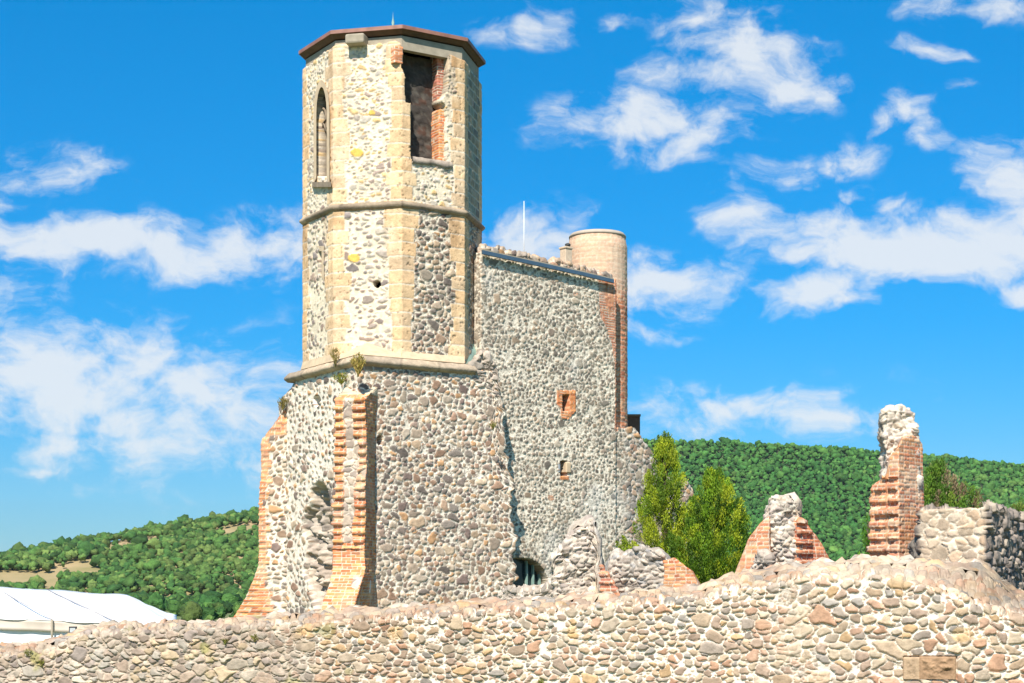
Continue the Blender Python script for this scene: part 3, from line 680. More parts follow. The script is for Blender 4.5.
# diagonal buttresses
def buttress(corner, a, wid, dep_prof, ztop, seed, kind):
    n = az(a); t = np.array([-n[1], n[0]])
    c0 = corner-n*.45
    rg_ = [(*(c0-t*wid/2+n*.1), *(c0+n*.2), .03), (*(c0-t*wid/2+n*.0), *(c0+n*.2), .03)]
    # ring: back-left, front-left, front-right, back-right (unit depth 1, scaled in pos)
    bl_, br_ = c0-t*wid/2, c0+t*wid/2; fl_, fr_ = bl_+n, br_+n
    mm = (bl_+br_)/2+n*.1
    rg_ = [(*bl_, *mm, .04), (*fl_, *(mm), .02), (*fr_, *mm, .03), (*br_, *mm, .15)]
    rg_ = [(*bl_, *bl_, .04), (*fl_, *bl_, .02), (*fr_, *br_, .03), (*br_, *br_, .15)]
    def pos(P, E, TT, IN):
        d = (P[:, :2]-c0)@n; D = np.interp(P[:, 2], *dep_prof)+.45
        z = P[:, 2]
        P[:, :2] += n*(d*(D-1))[:, None]
        return P
    def field(S, W, P, E, TT):
        z = P[:, 2]; K = brick(S, z, P, seed, PK if kind == 'front' else PK, wear=.25)
        h, c = K[0], K[1]
        if kind == 'front':
            fr = (E == 1); u = TT/wid
            Rb = rubble(S, z, P, seed+1, .25, .19, .1, .05, [(.46,.36,.27),(.40,.31,.24),(.52,.42,.32),(.34,.27,.22)], (.66, .57, .46))
            n1 = fbm(P, 2, seed, 2)
            mid = fr & (z > 3.15) & (z < 6.85) & (u > .30+.3*n1) & (u < .66+.3*n1)
            h = np.where(mid, Rb[0]*.8-.03, h); c = np.where(mid[:, None], Rb[1], c)
            band = (np.mod(z, .225) < .10) & (z > 3.0) & (z < 6.85)
            er = fr & ~mid & (z < 6.9) & (fbm(P, 2.6, seed+9, 3) > .30); h = np.where(er, Rb[0]*.8-.03, h); c = np.where(er[:, None], Rb[1], c); mid = mid | er
            rk = H(np.floor(z/.225).astype(np.int64), np.floor(TT/.16).astype(np.int64), 3, seed); h = h+np.where(fr & band & ~mid, .01+.055*rk, 0)+np.where(fr & ~band & (z > 3.0) & (z < 6.85) & ~mid, -.025, 0)
            cap_ = z > 6.95
            n2 = fbm(P, 4, 3, 3); qc = np.array((.60, .48, .33))*(1+.35*n2[:, None])
            jt = (np.abs(np.mod(z-7.0, .36)-.01) < .02)
            qc = np.where(jt[:, None], qc*.75, qc)
            h = np.where(cap_, .03+.02*n2, h); c = np.where(cap_[:, None], qc, c)
            wn_ = (E == 2) & (np.abs(z-2.05) < .16) & (np.abs(TT*1.-.55) < .045)
            c = np.where(wn_[:, None], np.array((.78, .76, .72)), c)
            wp = sst(.1, .35, fbm(P, 1.3, seed+4, 2))*fr*.2; c = c*(1-wp[:, None])+np.array((.66, .50, .36))*wp[:, None]
        else:
            n1 = fbm(P, 1.4, seed, 2)
            wp = sst(-.1, .3, n1)*.45; c = c*(1-.6*wp[:, None])+np.array((.70, .52, .34))*.6*wp[:, None]
            h = h+.012*(np.mod(z, .15) < .075)
            D_ = np.interp(z, *dep_prof)+.45; lim_ = .24+.22*n1+np.clip(2.6-z, 0, 9)*.55+.05*np.sign(np.sin(z*14))
            Rb = rubble(S, z, P, seed+1, .24, .15, .13, .045, PB+[(.45,.38,.30)], (.72, .64, .52), drop=.08, cover=.4)
            rm = (E == 2) & (TT*D_ > lim_) & (z < 6.3); h = np.where(rm, Rb[0]-.01, h); c = np.where(rm[:, None], Rb[1], c)
        return h, c
    def T(x, y):
        P = np.stack([x, y], -1); d = np.clip((P-c0)@n, 0, 1)
        return ztop-d*(.45 if kind == 'front' else 1.0)+.0*x
    return masonry('buttress', rg_, rowsz(0, ztop, .018), field, tower, T=T, pos=pos, mat=M_brick, capres=.05, wob=.07)
zt_ = ZZ(383, 43.2)
buttress(cNear-np.array([.05, 0]), -13, .82, ([0, 1.3, 2.5, 2.75, 6.9, 7.0, 7.4], [2.1, 1.55, .62, .52, .46, .40, .34]), zt_, 90, 'front')
bR = buttress(cLeft, -103, .75, ([0, 1.1, 1.8, 2.6, 2.9, 5.6, 6.6], [1.9, 1.25, .80, .47, .42, .38, .30]), ZZ(405, 47.5), 95, 'side')

# ------------------------------------------------------------------ grey castle keep with round turret
kn = az(40); kt = np.array([-kn[1], kn[0]]); kb = np.array(XY(481, 46.25))
keep = empty('castle_keep', (*(kb+kt*3), 0), 'long grey rubble keep wall with round brick stair turret and blue-grey gutter', 'castle wall')
def kp(px, dep=0.): return onface(px, kn, kb, dep)
kring = wall_ring([kp(481), kp(520), kp(560), kp(600), kp(616)], 1.3, .026, .12)
kring2 = wall_ring([kp(608, .04), kp(650, .04), kp(702, .04)], 1.2, .026, .12)
ktop = prof([466, 480, 520, 560, 613, 616, 617, 625, 632, 641, 650, 657, 668, 688, 694, 698, 704],
            [250, 252, 260, 268.5, 281, 283, 431, 432, 430, 436, 447, 461, 474, 481, 494, 520, 562])
def kT(x, y):
    b = np.stack([x, y], -1)-kb; k = b@kt; X0 = kb+kt*k[..., None]; px = 512+F*X0[..., 0]/X0[..., 1]
    lo = px > 615
    return CZ+(HY-ktop(px))*X0[..., 1]/F+np.where(lo, .28, .03)*noise3(x*3.3, y*3.3, x*0, 3)
def keep_field(S, W, P, E, TT):
    px, py = pxof(P), pyof(P); n = fbm(P, 1.2, 3, 3)
    A = rubble(S, W, P, 101, .145, .112, .15, .026, [tuple(np.array(q)*(1.06, .97, .85)) for q in PG], (.76, .67, .53), drop=.08, jit=.95, cover=.25, big=.08)
    B = rubble(S, W, P, 102, .20, .14, .12, .04, PB+PG, (.62, .57, .48), drop=.02)
    m = sst(616, 630, px+14*n); h, c = blend((A[0], A[1]), (B[0], B[1]), m)
    wp = sst(.15, .5, fbm(P, .7, 55, 3))*.4; c = c*(1-wp[:, None])+np.array((.62, .60, .55))*wp[:, None]
    K = brick(S, W, P, 103, [(.52,.22,.12),(.46,.18,.10),(.58,.28,.15)], (.5, .42, .33))
    bm = ((px > np.interp(py, [275, 286, 300, 318, 330, 350, 380, 432], [596, 598, 601, 603, 609, 612, 614.5, 616])+6*n) & (py < 431) & (px < 618))
    bp = (np.hypot((px-575)/3.5, (py-294)/2.5) < 1+n) | (np.hypot((px-560)/4.5, (py-566)/2.5) < 1+n) | (np.hypot((px-551)/3, (py-498)/3) < 1+n)
    bm = bm | bp
    h = np.where(bm, K[0], h); c = np.where(bm[:, None], K[1], c)
    # brick surrounds of the two small windows
    s1 = (px > 556+2*n) & (px < 575.5) & (py > 390+n*2) & (py < np.interp(px, [556, 560, 561, 568, 576], [404, 408, 420, 419, 411]))
    s2 = (px > 559.5) & (px < 568.5) & (py > 476) & (py < 480)
    K2 = brick(S, W, P, 104, [(.66,.24,.09),(.72,.29,.11),(.60,.20,.08)], (.6, .42, .28))
    h = np.where(s1 | s2, K2[0]+.02, h); c = np.where((s1 | s2)[:, None], K2[1], c)
    return h, c
def keep_hole(P, E, TT):
    px, py = pxof(P), pyof(P)
    a = (px > 562.5) & (px < 568.5) & (py > 395) & (py < 411)
    b = (px > 560.5) & (px < 567) & (py > 461) & (py < 476)
    ar_ = (np.clip((px-523)/26, 0, 9))**2+((py-590)/32)**2 < 1
    cc = ar_ & (py < 600) & (px > 500)
    m = (a | b | cc) & (P[:, 1] < 60) & (((P[:, :2]-kb)@kn) > -.3)
    return m, np.where(cc, .35, .42)
masonry('wall', kring, rowsz(0, 11.6, .026), keep_field, keep, T=lambda x, y: np.where(kT(x, y) < 8, 9.9, kT(x, y)), hole=keep_hole, capres=.08)
masonry('broken_wall_end', kring2, rowsz(0, 7.2, .026), keep_field, keep, T=lambda x, y: np.minimum(kT(x, y), 6.75+.2*noise3(x*4, y*4, x*0, 8)), capres=.06)
def kbox(name, px0, px1, py0, py1, d0, d1, mat, parent, bev=0):
    a = kp(px0, d0); b = kp(px1, d0); c = kp(px1, d1); d = kp(px0, d1); e = (a+b)/2
    z0, z1 = ZZ(py1, e[1]), ZZ(py0, e[1])
    c = b-kn*(d1-d0); d = a-kn*(d1-d0)
    V = [(*a, z0), (*b, z0), (*c, z0), (*d, z0), (*a, z1), (*b, z1), (*c, z1), (*d, z1)]
    o = mesh_obj(name, V, [[3, 2, 1, 0], [4, 5, 6, 7], [0, 1, 5, 4], [1, 2, 6, 5], [2, 3, 7, 6], [3, 0, 4, 7]], mat, parent, smooth=False)
    if bev: q = o.modifiers.new('b', 'BEVEL'); q.width = bev
    return o
def kq(px, py, d=0.): p = kp(px, d); return (*p, ZZ(py, p[1]))
w1 = kbox('window', 560.5, 571, 392, 413, .40, .50, M_dark, keep); kbox('shutter', 565.2, 569, 397, 411, .30, .38, M_wood, w1)
w2 = kbox('window', 558, 570, 458, 479, .40, .50, M_dark, keep); kbox('shutter', 563, 567.5, 463, 474, .28, .36, M_wood, w2)
kbox('jamb_stone', 566.4, 571.5, 462, 473, -.05, .25, M_quoin, w2, .03); kbox('jamb_stone', 558.0, 561, 463, 473, -.02, .2, plain('grey_stone', (.34,.36,.38), .9), w2, .03)
cw_ = kbox('cellar_window', 500, 552, 552, 602, .34, .40, M_glass, keep)
for q in (526.5, 533, 539.5): kbox('bar', q, q+1.3, 556, 602, .24, .32, M_patina, cw_)
arc = [kq(530+17.5*math.cos(t), 588-31*math.sin(t), -.06) for t in np.linspace(.05, 2.6, 20)]
# gutter rail and capping stones
gl = [kq(p, q, -.10) for p, q in ((481.5, 252.3), (500, 256.5), (540, 265), (580, 273.8), (612.5, 281.5))]
def rail(name, pts, wv, hh, mat, parent):
    V = []; Fs = []
    for (x, y, z) in pts:
        for a, b in ((0, -hh/2), (wv, -hh/2), (wv, hh/2), (0, hh/2)): V.append((x+kn[0]*a, y+kn[1]*a, z+b))
    for i in range(len(pts)-1):
        for k in range(4): Fs.append([i*4+k, i*4+(k+1) % 4, i*4+4+(k+1) % 4, i*4+4+k])
    Fs += [[3, 2, 1, 0], [len(V)-4, len(V)-3, len(V)-2, len(V)-1]]
    return mesh_obj(name, V, Fs, mat, parent, smooth=False)
rail('gutter', gl, .07, .10, M_metal, keep)
rail('gutter_lip', [(x, y, z+.07) for x, y, z in gl], .05, .03, M_conc, keep)
cring = wall_ring([kp(482, .1), kp(520, .1), kp(560, .1), kp(611, .1)], .9, .026, .12)
def cT(x, y):
    b = np.stack([x, y], -1)-kb; k = b@kt; X0 = kb+kt*k[..., None]; px = 512+F*X0[..., 0]/X0[..., 1]
    return CZ+(HY-(ktop(np.minimum(px, 612))-7.0))*X0[..., 1]/F+.16*noise3(x*5, y*5, x*0, 9)
masonry('coping', cring, rowsz(9.5, 11.9, .03), lambda S, W, P, E, TT: rubble(S, W, P, 111, .26, .16, .08, .08, PF+PB, (.62, .54, .44))[:2], keep, T=cT, capres=.05)
# turret
tc_ = np.array(kp(600, 1.25)); tY = tc_[1]; tr_ = 29.6*tY/F; tc_[0] = (597.5-512)*tY/F
tz1 = ZZ(238, tY); nseg = 28
tring = [(tc_[0]+tr_*math.sin(2*math.pi*k/nseg), tc_[1]-tr_*math.cos(2*math.pi*k/nseg), tc_[0], tc_[1], .035) for k in range(nseg)]
def tur_field(S, W, P, E, TT):
    h, c, m = brick(S, W, P, 121, [(.56,.21,.10),(.60,.25,.13),(.50,.17,.09),(.62,.32,.17),(.54,.22,.11)], (.62, .46, .34), wear=.35)
    t = sst(10.4, 11.6, P[:, 2]+.5*fbm(P, .8, 4, 2))[:, None]; c = c*(1-.6*t)+np.array((.66, .52, .37))*.6*t; h = h*(1-.5*t[:, 0])
    return h, c
def tT(x, y):
    r = np.hypot(x-tc_[0], y-tc_[1])/tr_; return tz1+.12*np.sqrt(np.clip(1-r**2, 0, 1))
def tpos(P, E, TT, IN):
    k = 1-.06*sst(tz1-.35, tz1, P[:, 2])*(IN < .01); P[:, :2] = tc_+(P[:, :2]-tc_)*k[:, None]; return P
tur = masonry('turret', tring, rowsz(0, tz1+.02, .03), tur_field, keep, T=tT, pos=tpos, mat=M_brick, capres=.06)
V = []; Fs = []
for (r_, z_) in ((tr_*.93, tz1-.02), (tr_*.965, tz1-.015), (tr_*.965, tz1+.035), (tr_*.90, tz1+.10), (.02, tz1+.19)):
    for k in range(36): V.append((tc_[0]+r_*math.sin(k*math.pi/18), tc_[1]-r_*math.cos(k*math.pi/18), z_))
for j in range(4):
    for k in range(36): Fs.append([j*36+k, j*36+(k+1) % 36, (j+1)*36+(k+1) % 36, (j+1)*36+k])
mesh_obj('turret_cap', V, Fs, plain('pale_render', (.46, .38, .30), .8, 0, .08), tur)
# small block with lamp beside the turret
bc_ = kq(566, 254, .35); blk = boxes('parapet_block', [(bc_[0], bc_[1], ZZ(261, bc_[1]), .25, .25, .80, R(40)), (bc_[0], bc_[1], ZZ(248.3, bc_[1]), .30, .30, .06, R(40))], plain('pale_brick', (.64, .50, .36), .9, 0, .12, 12), keep, bev=.015)
tube('block_lamp', [(bc_[0]+.05, bc_[1], ZZ(247.4, bc_[1])), (bc_[0]+.05, bc_[1], ZZ(246, bc_[1])), (bc_[0]+.05, bc_[1], ZZ(244, bc_[1])), (bc_[0]+.05, bc_[1], ZZ(243, bc_[1]))], [.04, .08, .08, .02], M_dark, blk)
am = kq(524, 262, .6); mast = tube('antenna_mast', [(am[0], am[1], am[2]-.2), (am[0], am[1], ZZ(201, am[1]))], [.016, .008], M_white, keep)
# timber screen right of the turret
hb = at(633, 424, 54); hoard = empty('timber_screen', (hb[0], hb[1], 0), 'small dark brown timber screen beside the foot of the brick turret', 'screen')
boxes('board', [(hb[0]-.02+(k-1)*.16, hb[1], ZZ(428, 54), .165, .05, .8, 0) for k in range(3)], M_wood, hoard)
boxes('top_rail', [(hb[0]-.02, hb[1]-.04, ZZ(415.5, 54), .52, .06, .07, 0)], plain('pale_timber', (.30, .16, .09), .8), hoard)
boxes('post', [(hb[0], hb[1]+.05, ZZ(440, 54)/2, .12, .06, ZZ(440, 54), 0)], M_wood, hoard)

# ------------------------------------------------------------------ low ruins in the middle ground
def ruin(name, px0, px1, Y0, Y1, th, tp, field, parent=None, res=.022, zmax=None, rag=.18, wob=.12, mat=None, n=5, rs=3.5):
    fr = [XY(px0+(px1-px0)*i/n, Y0+(Y1-Y0)*i/n) for i in range(n+1)]; pf = prof(*tp)
    def T(x, y):
        px = 512+F*x/y; Yf = np.interp(px, [px0, px1], [Y0, Y1]); base = CZ+(HY-pf(px))*Yf/F
        d = np.clip((y-Yf)/th, 0, 1)
        return base-.12*(d-.3)**2+rag*(noise3(x*rs, y*rs, x*0, 3)+.5*noise3(x*rs*2.3, y*rs*2.3, x*0, 4))
    zm = ZZ(min(tp[1]), max(Y0, Y1))+.25
    return masonry(name, wall_ring(fr, th, res, .08), rowsz(0, zm, res), field, parent, T=T, mat=mat, capres=.04, wob=wob)
def rf(seed, pal, mort, cw=.2, ch=.11, gap=.08, relief=.06, cover=0., drop=.02, **k):
    def f_(S, W, P, E, TT):
        h, c, m = rubble(S, W, P, seed, cw, ch, gap, relief, pal, mort, drop=drop, cover=cover, big=.08, **k)
        return h+.16*fbm(P, 2.8, seed+2, 4)+.05*np.abs(fbm(P, 8, seed+3, 3)), c
    return f_
PW = [(.50,.42,.33),(.44,.36,.29),(.56,.48,.39),(.38,.31,.26),(.48,.38,.28),(.60,.52,.43)]
PD = [(.38,.31,.25),(.33,.27,.22),(.44,.37,.30),(.28,.24,.20),(.48,.40,.32)]
s = ruin('ruined_wall', 498, 604, 39.5, 38.5, 1.2, ([495, 505, 516, 530, 545, 556, 575, 604], [594, 589, 592, 591, 587, 580, 586, 592]), rf(201, PD, (.60, .52, .42), .17, .085), rag=.2)
tag(s, 'low heap of weathered rubble wall in front of the arched cellar window', 'ruin')
stump = ruin('stone_stump', 553, 603, 38.2, 38.0, .75, ([550, 556, 561, 570, 577, 586, 592, 596, 598, 601, 606], [572, 556, 546, 534, 527, 521, 522, 530, 548, 590, 600]), rf(202, PD+PW, (.58, .50, .41), .17, .085, relief=.07), rag=.34, wob=.25)
tag(stump, 'jagged leaning stump of rubble masonry left of the low wall with a brick end', 'ruin')
s = ruin('brick_fragment', 600.5, 622, 36.7, 36.5, .4, ([598, 601, 605, 612, 620, 624], [566, 564, 571, 581, 596, 603]),
         lambda S, W, P, E, TT: (lambda K: (K[0]+.03*(np.mod(P[:, 2], .17) < .08), K[1]))(brick(S, W, P, 203, [(.50,.18,.10),(.56,.23,.12),(.44,.15,.09)])), rag=.03, wob=.0, mat=M_brick, res=.018)
tag(s, 'small steep wedge of red bricks beside the jagged rubble stump', 'ruin')
lw = empty('low_wall', (*XY(650, 36.5), 0), 'low grey rubble wall with a broken red brick end in front of the conifers', 'wall')
ruin('wall', 606, 672, 37.0, 36.4, .7, ([604, 609, 616, 622, 632, 648, 662, 672], [592, 560, 553, 556, 551, 549, 553, 560]), rf(204, PD+[(.30,.28,.26),(.36,.33,.30)], (.56, .50, .42), .18, .085, relief=.055), lw, rag=.16)
ruin('brick_end', 663, 700, 36.3, 36.1, .6, ([662, 666, 674, 682, 690, 697, 702], [560, 561, 559, 563, 570, 582, 592]), bf(205, [(.54,.19,.08),(.60,.24,.10),(.48,.15,.07),(.62,.31,.15)]), lw, rag=.10, wob=.06, mat=M_brick, res=.018)
# gabled stub with brick flanks
bu = empty('ruined_buttress', (*XY(782, 33.8), 0), 'stepped ruined buttress with pale rubble core between two sloping brick flanks', 'ruin')
ruin('stone_core', 768, 802, 33.7, 33.6, .8, ([764, 767, 770, 778, 788, 797, 800, 802, 806], [560, 520, 506, 499, 496, 500, 510, 530, 560]), rf(211, PW, (.60, .53, .43), .16, .085, relief=.06, cover=.2), bu, rag=.2, wob=.12)
ruin('brick_flank', 733, 770, 33.7, 33.5, .8, ([730, 735, 742, 750, 758, 764, 770], [582, 573, 556, 540, 529, 522, 518]), bf(212, PR), bu, rag=.06, wob=.05, mat=M_brick, res=.018)
ruin('brick_flank', 798, 830, 33.55, 34.1, .8, ([796, 802, 808, 815, 822, 828, 832], [520, 521, 524, 533, 545, 558, 570]), lambda S, W, P, E, TT: (lambda K: (K[0]+.07*(np.mod(P[:, 2], .2) < .09)*(TT < .28)*(E < 2), K[1]))(brick(S, W, P, 213, [(.54,.19,.09),(.58,.23,.11),(.48,.15,.08)])), bu, rag=.06, wob=.05, mat=M_brick, res=.018)
ruin('loose_stones', 752, 768, 33.3, 33.2, .4, ([750, 754, 760, 765, 770], [566, 560, 554, 553, 560]), rf(214, PD, (.5, .43, .35), .2, .08, relief=.08), bu, rag=.14, wob=.1)
# tall pier
pier = empty('ruined_pier', (*XY(898, 33.6), 0), 'tall ruined brick pier with pale rubble top standing above the foreground wall', 'ruin')
pa = np.array(XY(899, 32.9)); pl = np.array(XY(869, 33.5)); pr_ = np.array(XY(925.5, 33.75)); pb = pl+pr_-pa
pc_ = (pl+pr_)/2
def pier_T(x, y):
    px = 512+F*x/y
    return CZ+(HY-np.interp(px, [866, 869, 872, 880, 886, 889, 893, 899, 903, 912, 920, 927], [500, 493, 486, 480, 478, 462, 455, 448, 439, 436, 438, 446]))*33.3/F+.10*noise3(x*6, y*6, x*0, 3)
def pier_field(S, W, P, E, TT):
    K = brick(S, W, P, 221, PR); z = P[:, 2]
    Lf = (E == 3); h = K[0]+np.where(Lf & (z < 4.1), np.where(np.mod(z, .24) < .12, .01+.05*H(np.floor(z/.24).astype(np.int64), np.floor(TT/.17).astype(np.int64), 1, 9), -.02), 0)
    c = K[1]; wp = (sst(-.1, .4, fbm(P, 1.2, 6, 2))*.4)[:, None]; c = c*(1-wp)+np.array((.66, .50, .36))*wp
    return h, c
def pier_pos(P, E, TT, IN):
    k = np.interp(P[:, 2], [0, 2.4, 4.9], [1.08, 1.0, .90]); P[:, :2] = pc_+(P[:, :2]-pc_)*k[:, None]; P[:, 0] += np.interp(P[:, 2], [2.4, 4.9], [0, -.01]); return P
masonry('brick_facing', [(*pa, *pc_, .018), (*pr_, *pc_, .05), (*pb, *pc_, .05), (*pl, *pc_, .018)], rowsz(0, 5.1, .018), pier_field, pier, T=pier_T, pos=pier_pos, mat=M_brick, capres=.04)
ruin('stone_core', 884.5, 915.5, 33.55, 33.62, .42, ([880, 884, 886, 892, 900, 910, 915, 918, 922], [430, 418, 413, 411, 409, 412, 417, 430, 440]), rf(222, PW+[(.64,.56,.47)], (.66, .58, .47), .16, .085, relief=.05, cover=.2), pier, rag=.12, wob=.14, rs=5)
ruin('loose_stones', 914, 926, 32.6, 32.5, .3, ([912, 915, 919, 923, 928], [548, 544, 541, 546, 556]), rf(223, [(.14,.12,.10),(.2,.17,.14)], (.2, .17, .14), .2, .2, relief=.08), pier, rag=.1, wob=.1)
# right-hand wall with large flat stones, its side face turned from the sun
wr = [XY(921, 32.3), XY(985, 31.4)]; q0, q1 = map(np.array, wr); sd = np.array([.45, .893]); q2 = q1+sd*6; q3 = q0+sd*6; qc_ = (q0+q2)/2
def rw_field(S, W, P, E, TT):
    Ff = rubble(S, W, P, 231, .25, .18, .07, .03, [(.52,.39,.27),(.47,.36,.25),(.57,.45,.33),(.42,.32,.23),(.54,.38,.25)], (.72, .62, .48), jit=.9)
    Sd = rubble(S, W, P, 232, .26, .17, .06, .13, [(.26,.21,.17),(.22,.18,.15),(.32,.26,.20),(.18,.15,.13)], (.36, .30, .24))  # side face: darker stone and mortar colours paint in its shade
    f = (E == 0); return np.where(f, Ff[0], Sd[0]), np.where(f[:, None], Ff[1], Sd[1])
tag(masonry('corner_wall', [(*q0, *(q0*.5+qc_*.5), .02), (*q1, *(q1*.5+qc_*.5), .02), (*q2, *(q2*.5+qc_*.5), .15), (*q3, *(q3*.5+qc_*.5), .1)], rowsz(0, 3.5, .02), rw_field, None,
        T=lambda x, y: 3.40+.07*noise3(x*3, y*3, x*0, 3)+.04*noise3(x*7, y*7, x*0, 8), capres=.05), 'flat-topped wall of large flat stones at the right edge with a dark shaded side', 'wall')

# ------------------------------------------------------------------ foreground wall
fpx = np.array([-420, -140, 0, 150, 300, 450, 600, 750, 870, 960, 1030, 1090, 1180, 1400]); fY = np.array([35.2, 33.8, 33.2, 32.6, 32.0, 31.4, 30.8, 30.2, 29.6, 29.2, 29.3, 29.8, 31.2, 34.5])
ff = [XY(p, y) for p, y in zip(fpx, fY)]
frontY = [-140, 0, 50, 90, 130, 200, 300, 400, 520, 600, 660, 700, 740, 800, 870, 930, 980, 1024, 1100, 1180]
fe = [664, 659, 654, 639, 634, 630, 626, 620, 614, 608, 604, 600, 592, 583, 578, 592, 607, 622, 636, 650]
be = [657, 651, 647, 632, 627, 625, 617, 610, 602, 599, 592, 589, 576, 566, 560, 560, 566, 598, 615, 630]
def crest(x, y):
    e, A = rub(x, y, 777, .21, .19, .9); return np.sqrt(np.clip(e-.06, 0, .4)/.4)*(.4+.9*A[1]), A, sst(.05, .14, e)
def fbase(x, y):
    px = 512+F*x/y; Yf = np.interp(px, fpx, fY); d = y-Yf
    zf = CZ+(HY-np.interp(px, frontY, fe))*Yf/F; zb = CZ+(HY-np.interp(px, frontY, be))*(Yf+.6)/F
    return zf+(zb-zf)*sst(-.1, .95, d)
def fT(x, y):
    px = 512+F*x/y; Yf = np.interp(px, fpx, fY); d = y-Yf
    lo = sst(330, 150, px); b_ = fbase(x, y)
    return b_+.10*noise3(x*2.4, y*2.4, x*0, 3)*(1+.6*lo)+.12*crest(x, y+1.4*b_)[0]*sst(-.15, .12, d)-.04
def fw_field(S, W, P, E, TT):
    px, py = pxof(P), pyof(P); n = fbm(P, .6, 3, 3); n3 = fbm(P, 2.0, 33, 2)
    A = rubble(S, W, P, 301, .19, .125, .09, .055, PL, (.50, .42, .33), drop=.0, jit=.95)
    B = rubble(S, W, P, 302, .18, .12, .15, .05, PF, (.72, .65, .54), drop=.04, cover=.08)
    D = rubble(S, W, P, 303, .25, .16, .14, .055, PF, (.72, .65, .54), drop=.03)
    m = sst(230, 420, px+160*n); h, c = blend((A[0], A[1]), (B[0], B[1]), m)
    m2 = sst(770, 850, px+60*n); h, c = blend((h, c), (D[0], D[1]), m2)
    # darker weathered patches, moss
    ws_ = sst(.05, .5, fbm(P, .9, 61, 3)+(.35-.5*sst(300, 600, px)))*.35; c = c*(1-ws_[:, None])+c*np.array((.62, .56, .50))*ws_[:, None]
    ms = sst(.32, .5, fbm(P, 2.6, 62, 3))*sst(520, 200, px)*.7; c = c*(1-ms[:, None])+np.array((.26, .24, .07))*ms[:, None]
    oc = sst(.40, .5, fbm(P, 1.8, 66, 2))*.5; c = c*(1-oc[:, None])+np.array((.58, .36, .14))*oc[:, None]
    tq = sst(.10, .22, W-P[:, 2]); dm, Aq, mq = crest(P[:, 0], P[:, 1]+1.4*fbase(P[:, 0], P[:, 1])); pc_q = pick(Aq[2], PF)*(.8+.4*Aq[1][:, None])*(1+.3*n3[:, None])
    cq = pc_q*.92*mq[:, None]+np.array((.40, .33, .25))*(1+.3*n3[:, None])*(1-mq[:, None]); c = c*(1-tq[:, None])+cq*tq[:, None]; h = h*(1-tq)+tq*.02*fbm(P, 8, 5, 3)
    # top and shoulder weathering: dusty pinkish stones, mortar wash on the right
    top = sst(0, 1, (W-P[:, 2])*6)
    sh = sst(780, 830, px)*sst(960, 900, px)*sst(592+10*n3, 578, py)*.22; c = c*(1-sh[:, None])+np.array((.68, .58, .45))*sh[:, None]; h = h*(1-.1*sh)
    # shoulder turns darker and browner by the corner wall
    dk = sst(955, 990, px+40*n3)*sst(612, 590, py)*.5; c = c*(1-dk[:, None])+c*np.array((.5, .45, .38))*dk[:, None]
    bl = (px > 903) & (px < 957) & (py > 656) & (py < 679); h = np.where(bl, -.03, h)
    return h, c
fw = empty('foreground_wall', (0, 30.8, 0), 'long rounded cobble and mortar wall running across the whole foreground', 'wall')
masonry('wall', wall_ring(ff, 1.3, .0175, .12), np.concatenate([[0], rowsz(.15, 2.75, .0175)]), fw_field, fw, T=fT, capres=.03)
def hewn(name, px0, px1, py0, py1, seed, colr, rough_):
    Yf = np.interp((px0+px1)/2, fpx, fY); a = np.array(XY(px0, np.interp(px0, fpx, fY)-.03)); b = np.array(XY(px1, np.interp(px1, fpx, fY)-.03)); m = (a+b)/2+np.array([0, .15])
    def fld(S, W, P, E, TT):
        n1 = fbm(P, 9, seed, 4); px, py = pxof(P), pyof(P); inn = sst(0, 5, np.minimum(np.minimum(px-px0, px1-px), np.minimum(py-py0, py1-py)))
        return .02+n1*rough_*inn, np.array(colr)*(1+.7*n1[:, None]*inn[:, None])*(1-.12*inn[:, None])
    return masonry(name, [(*a, *m, .012), (*b, *m, .02), (*(b+(0, .3)), *m, .1), (*(a+(0, .3)), *m, .02)], rowsz(ZZ(py1, Yf), ZZ(py0, Yf), .012), fld, fw, capres=.02)
hewn('hewn_block', 920.5, 955, 657.5, 679, 5, (.34, .21, .12), .07); hewn('hewn_block', 904.5, 919, 658, 679, 6, (.42, .29, .18), .05)

# ------------------------------------------------------------------ marquee
tent = empty('marquee', (*XY(0, 62), 0), 'white event marquee with ridged roof behind the left end of the foreground wall', 'tent')
def tp(px, py, Y): return at(px, py, Y)
Yf, Yr = 58., 63.
eL, eR = tp(-150, 612, Yf), tp(177, 626, Yf); rL, rR = tp(-150, 578, Yr), tp(127, 594.5, Yr)
bR_ = (*XY(176.5, Yr+5), eR[2]+.25); bL_ = (eL[0], Yr+5, eL[2]+.3)
def panel(name, a, b, c, d, mat, nu=24, nv=10, sag=.06, ribs=None, parent=tent, seed=1):
    a, b, c, d = map(np.array, (a, b, c, d)); V = []; 
    nrm = np.cross(b-a, d-a); nrm = nrm/np.linalg.norm(nrm)
    for j in range(nv+1):
        for i in range(nu+1):
            u, v = i/nu, j/nv; p = (a*(1-u)+b*u)*(1-v)+(d*(1-u)+c*u)*v
            s_ = -sag*math.sin(math.pi*v)*(1 if ribs is None else abs(math.sin(math.pi*u*ribs)))
            V.append(p+nrm*s_)
    V = np.array(V); n = nu+1
    V += nrm*(fbm(V, .9, seed, 3)*.10)[:, None]
    o = mesh_obj(name, V, [[j*n+i, j*n+i+1, (j+1)*n+i+1, (j+1)*n+i] for j in range(nv) for i in range(nu)], mat, parent)
    o.modifiers.new('solid', 'SOLIDIFY').thickness = .02
    return o
posts_px = [-105, -22, 52, 117.5]
panel('roof', eL, eR, rR, rL, M_canvas, 72, 12, .07, 4.0)
panel('roof', eR, bR_, rR, rR, M_canvas, 12, 12, .03)
panel('roof', bR_, bL_, rL, rR, M_canvas, 24, 6, .05)
def low(p, dz): return (p[0], p[1], p[2]-dz)
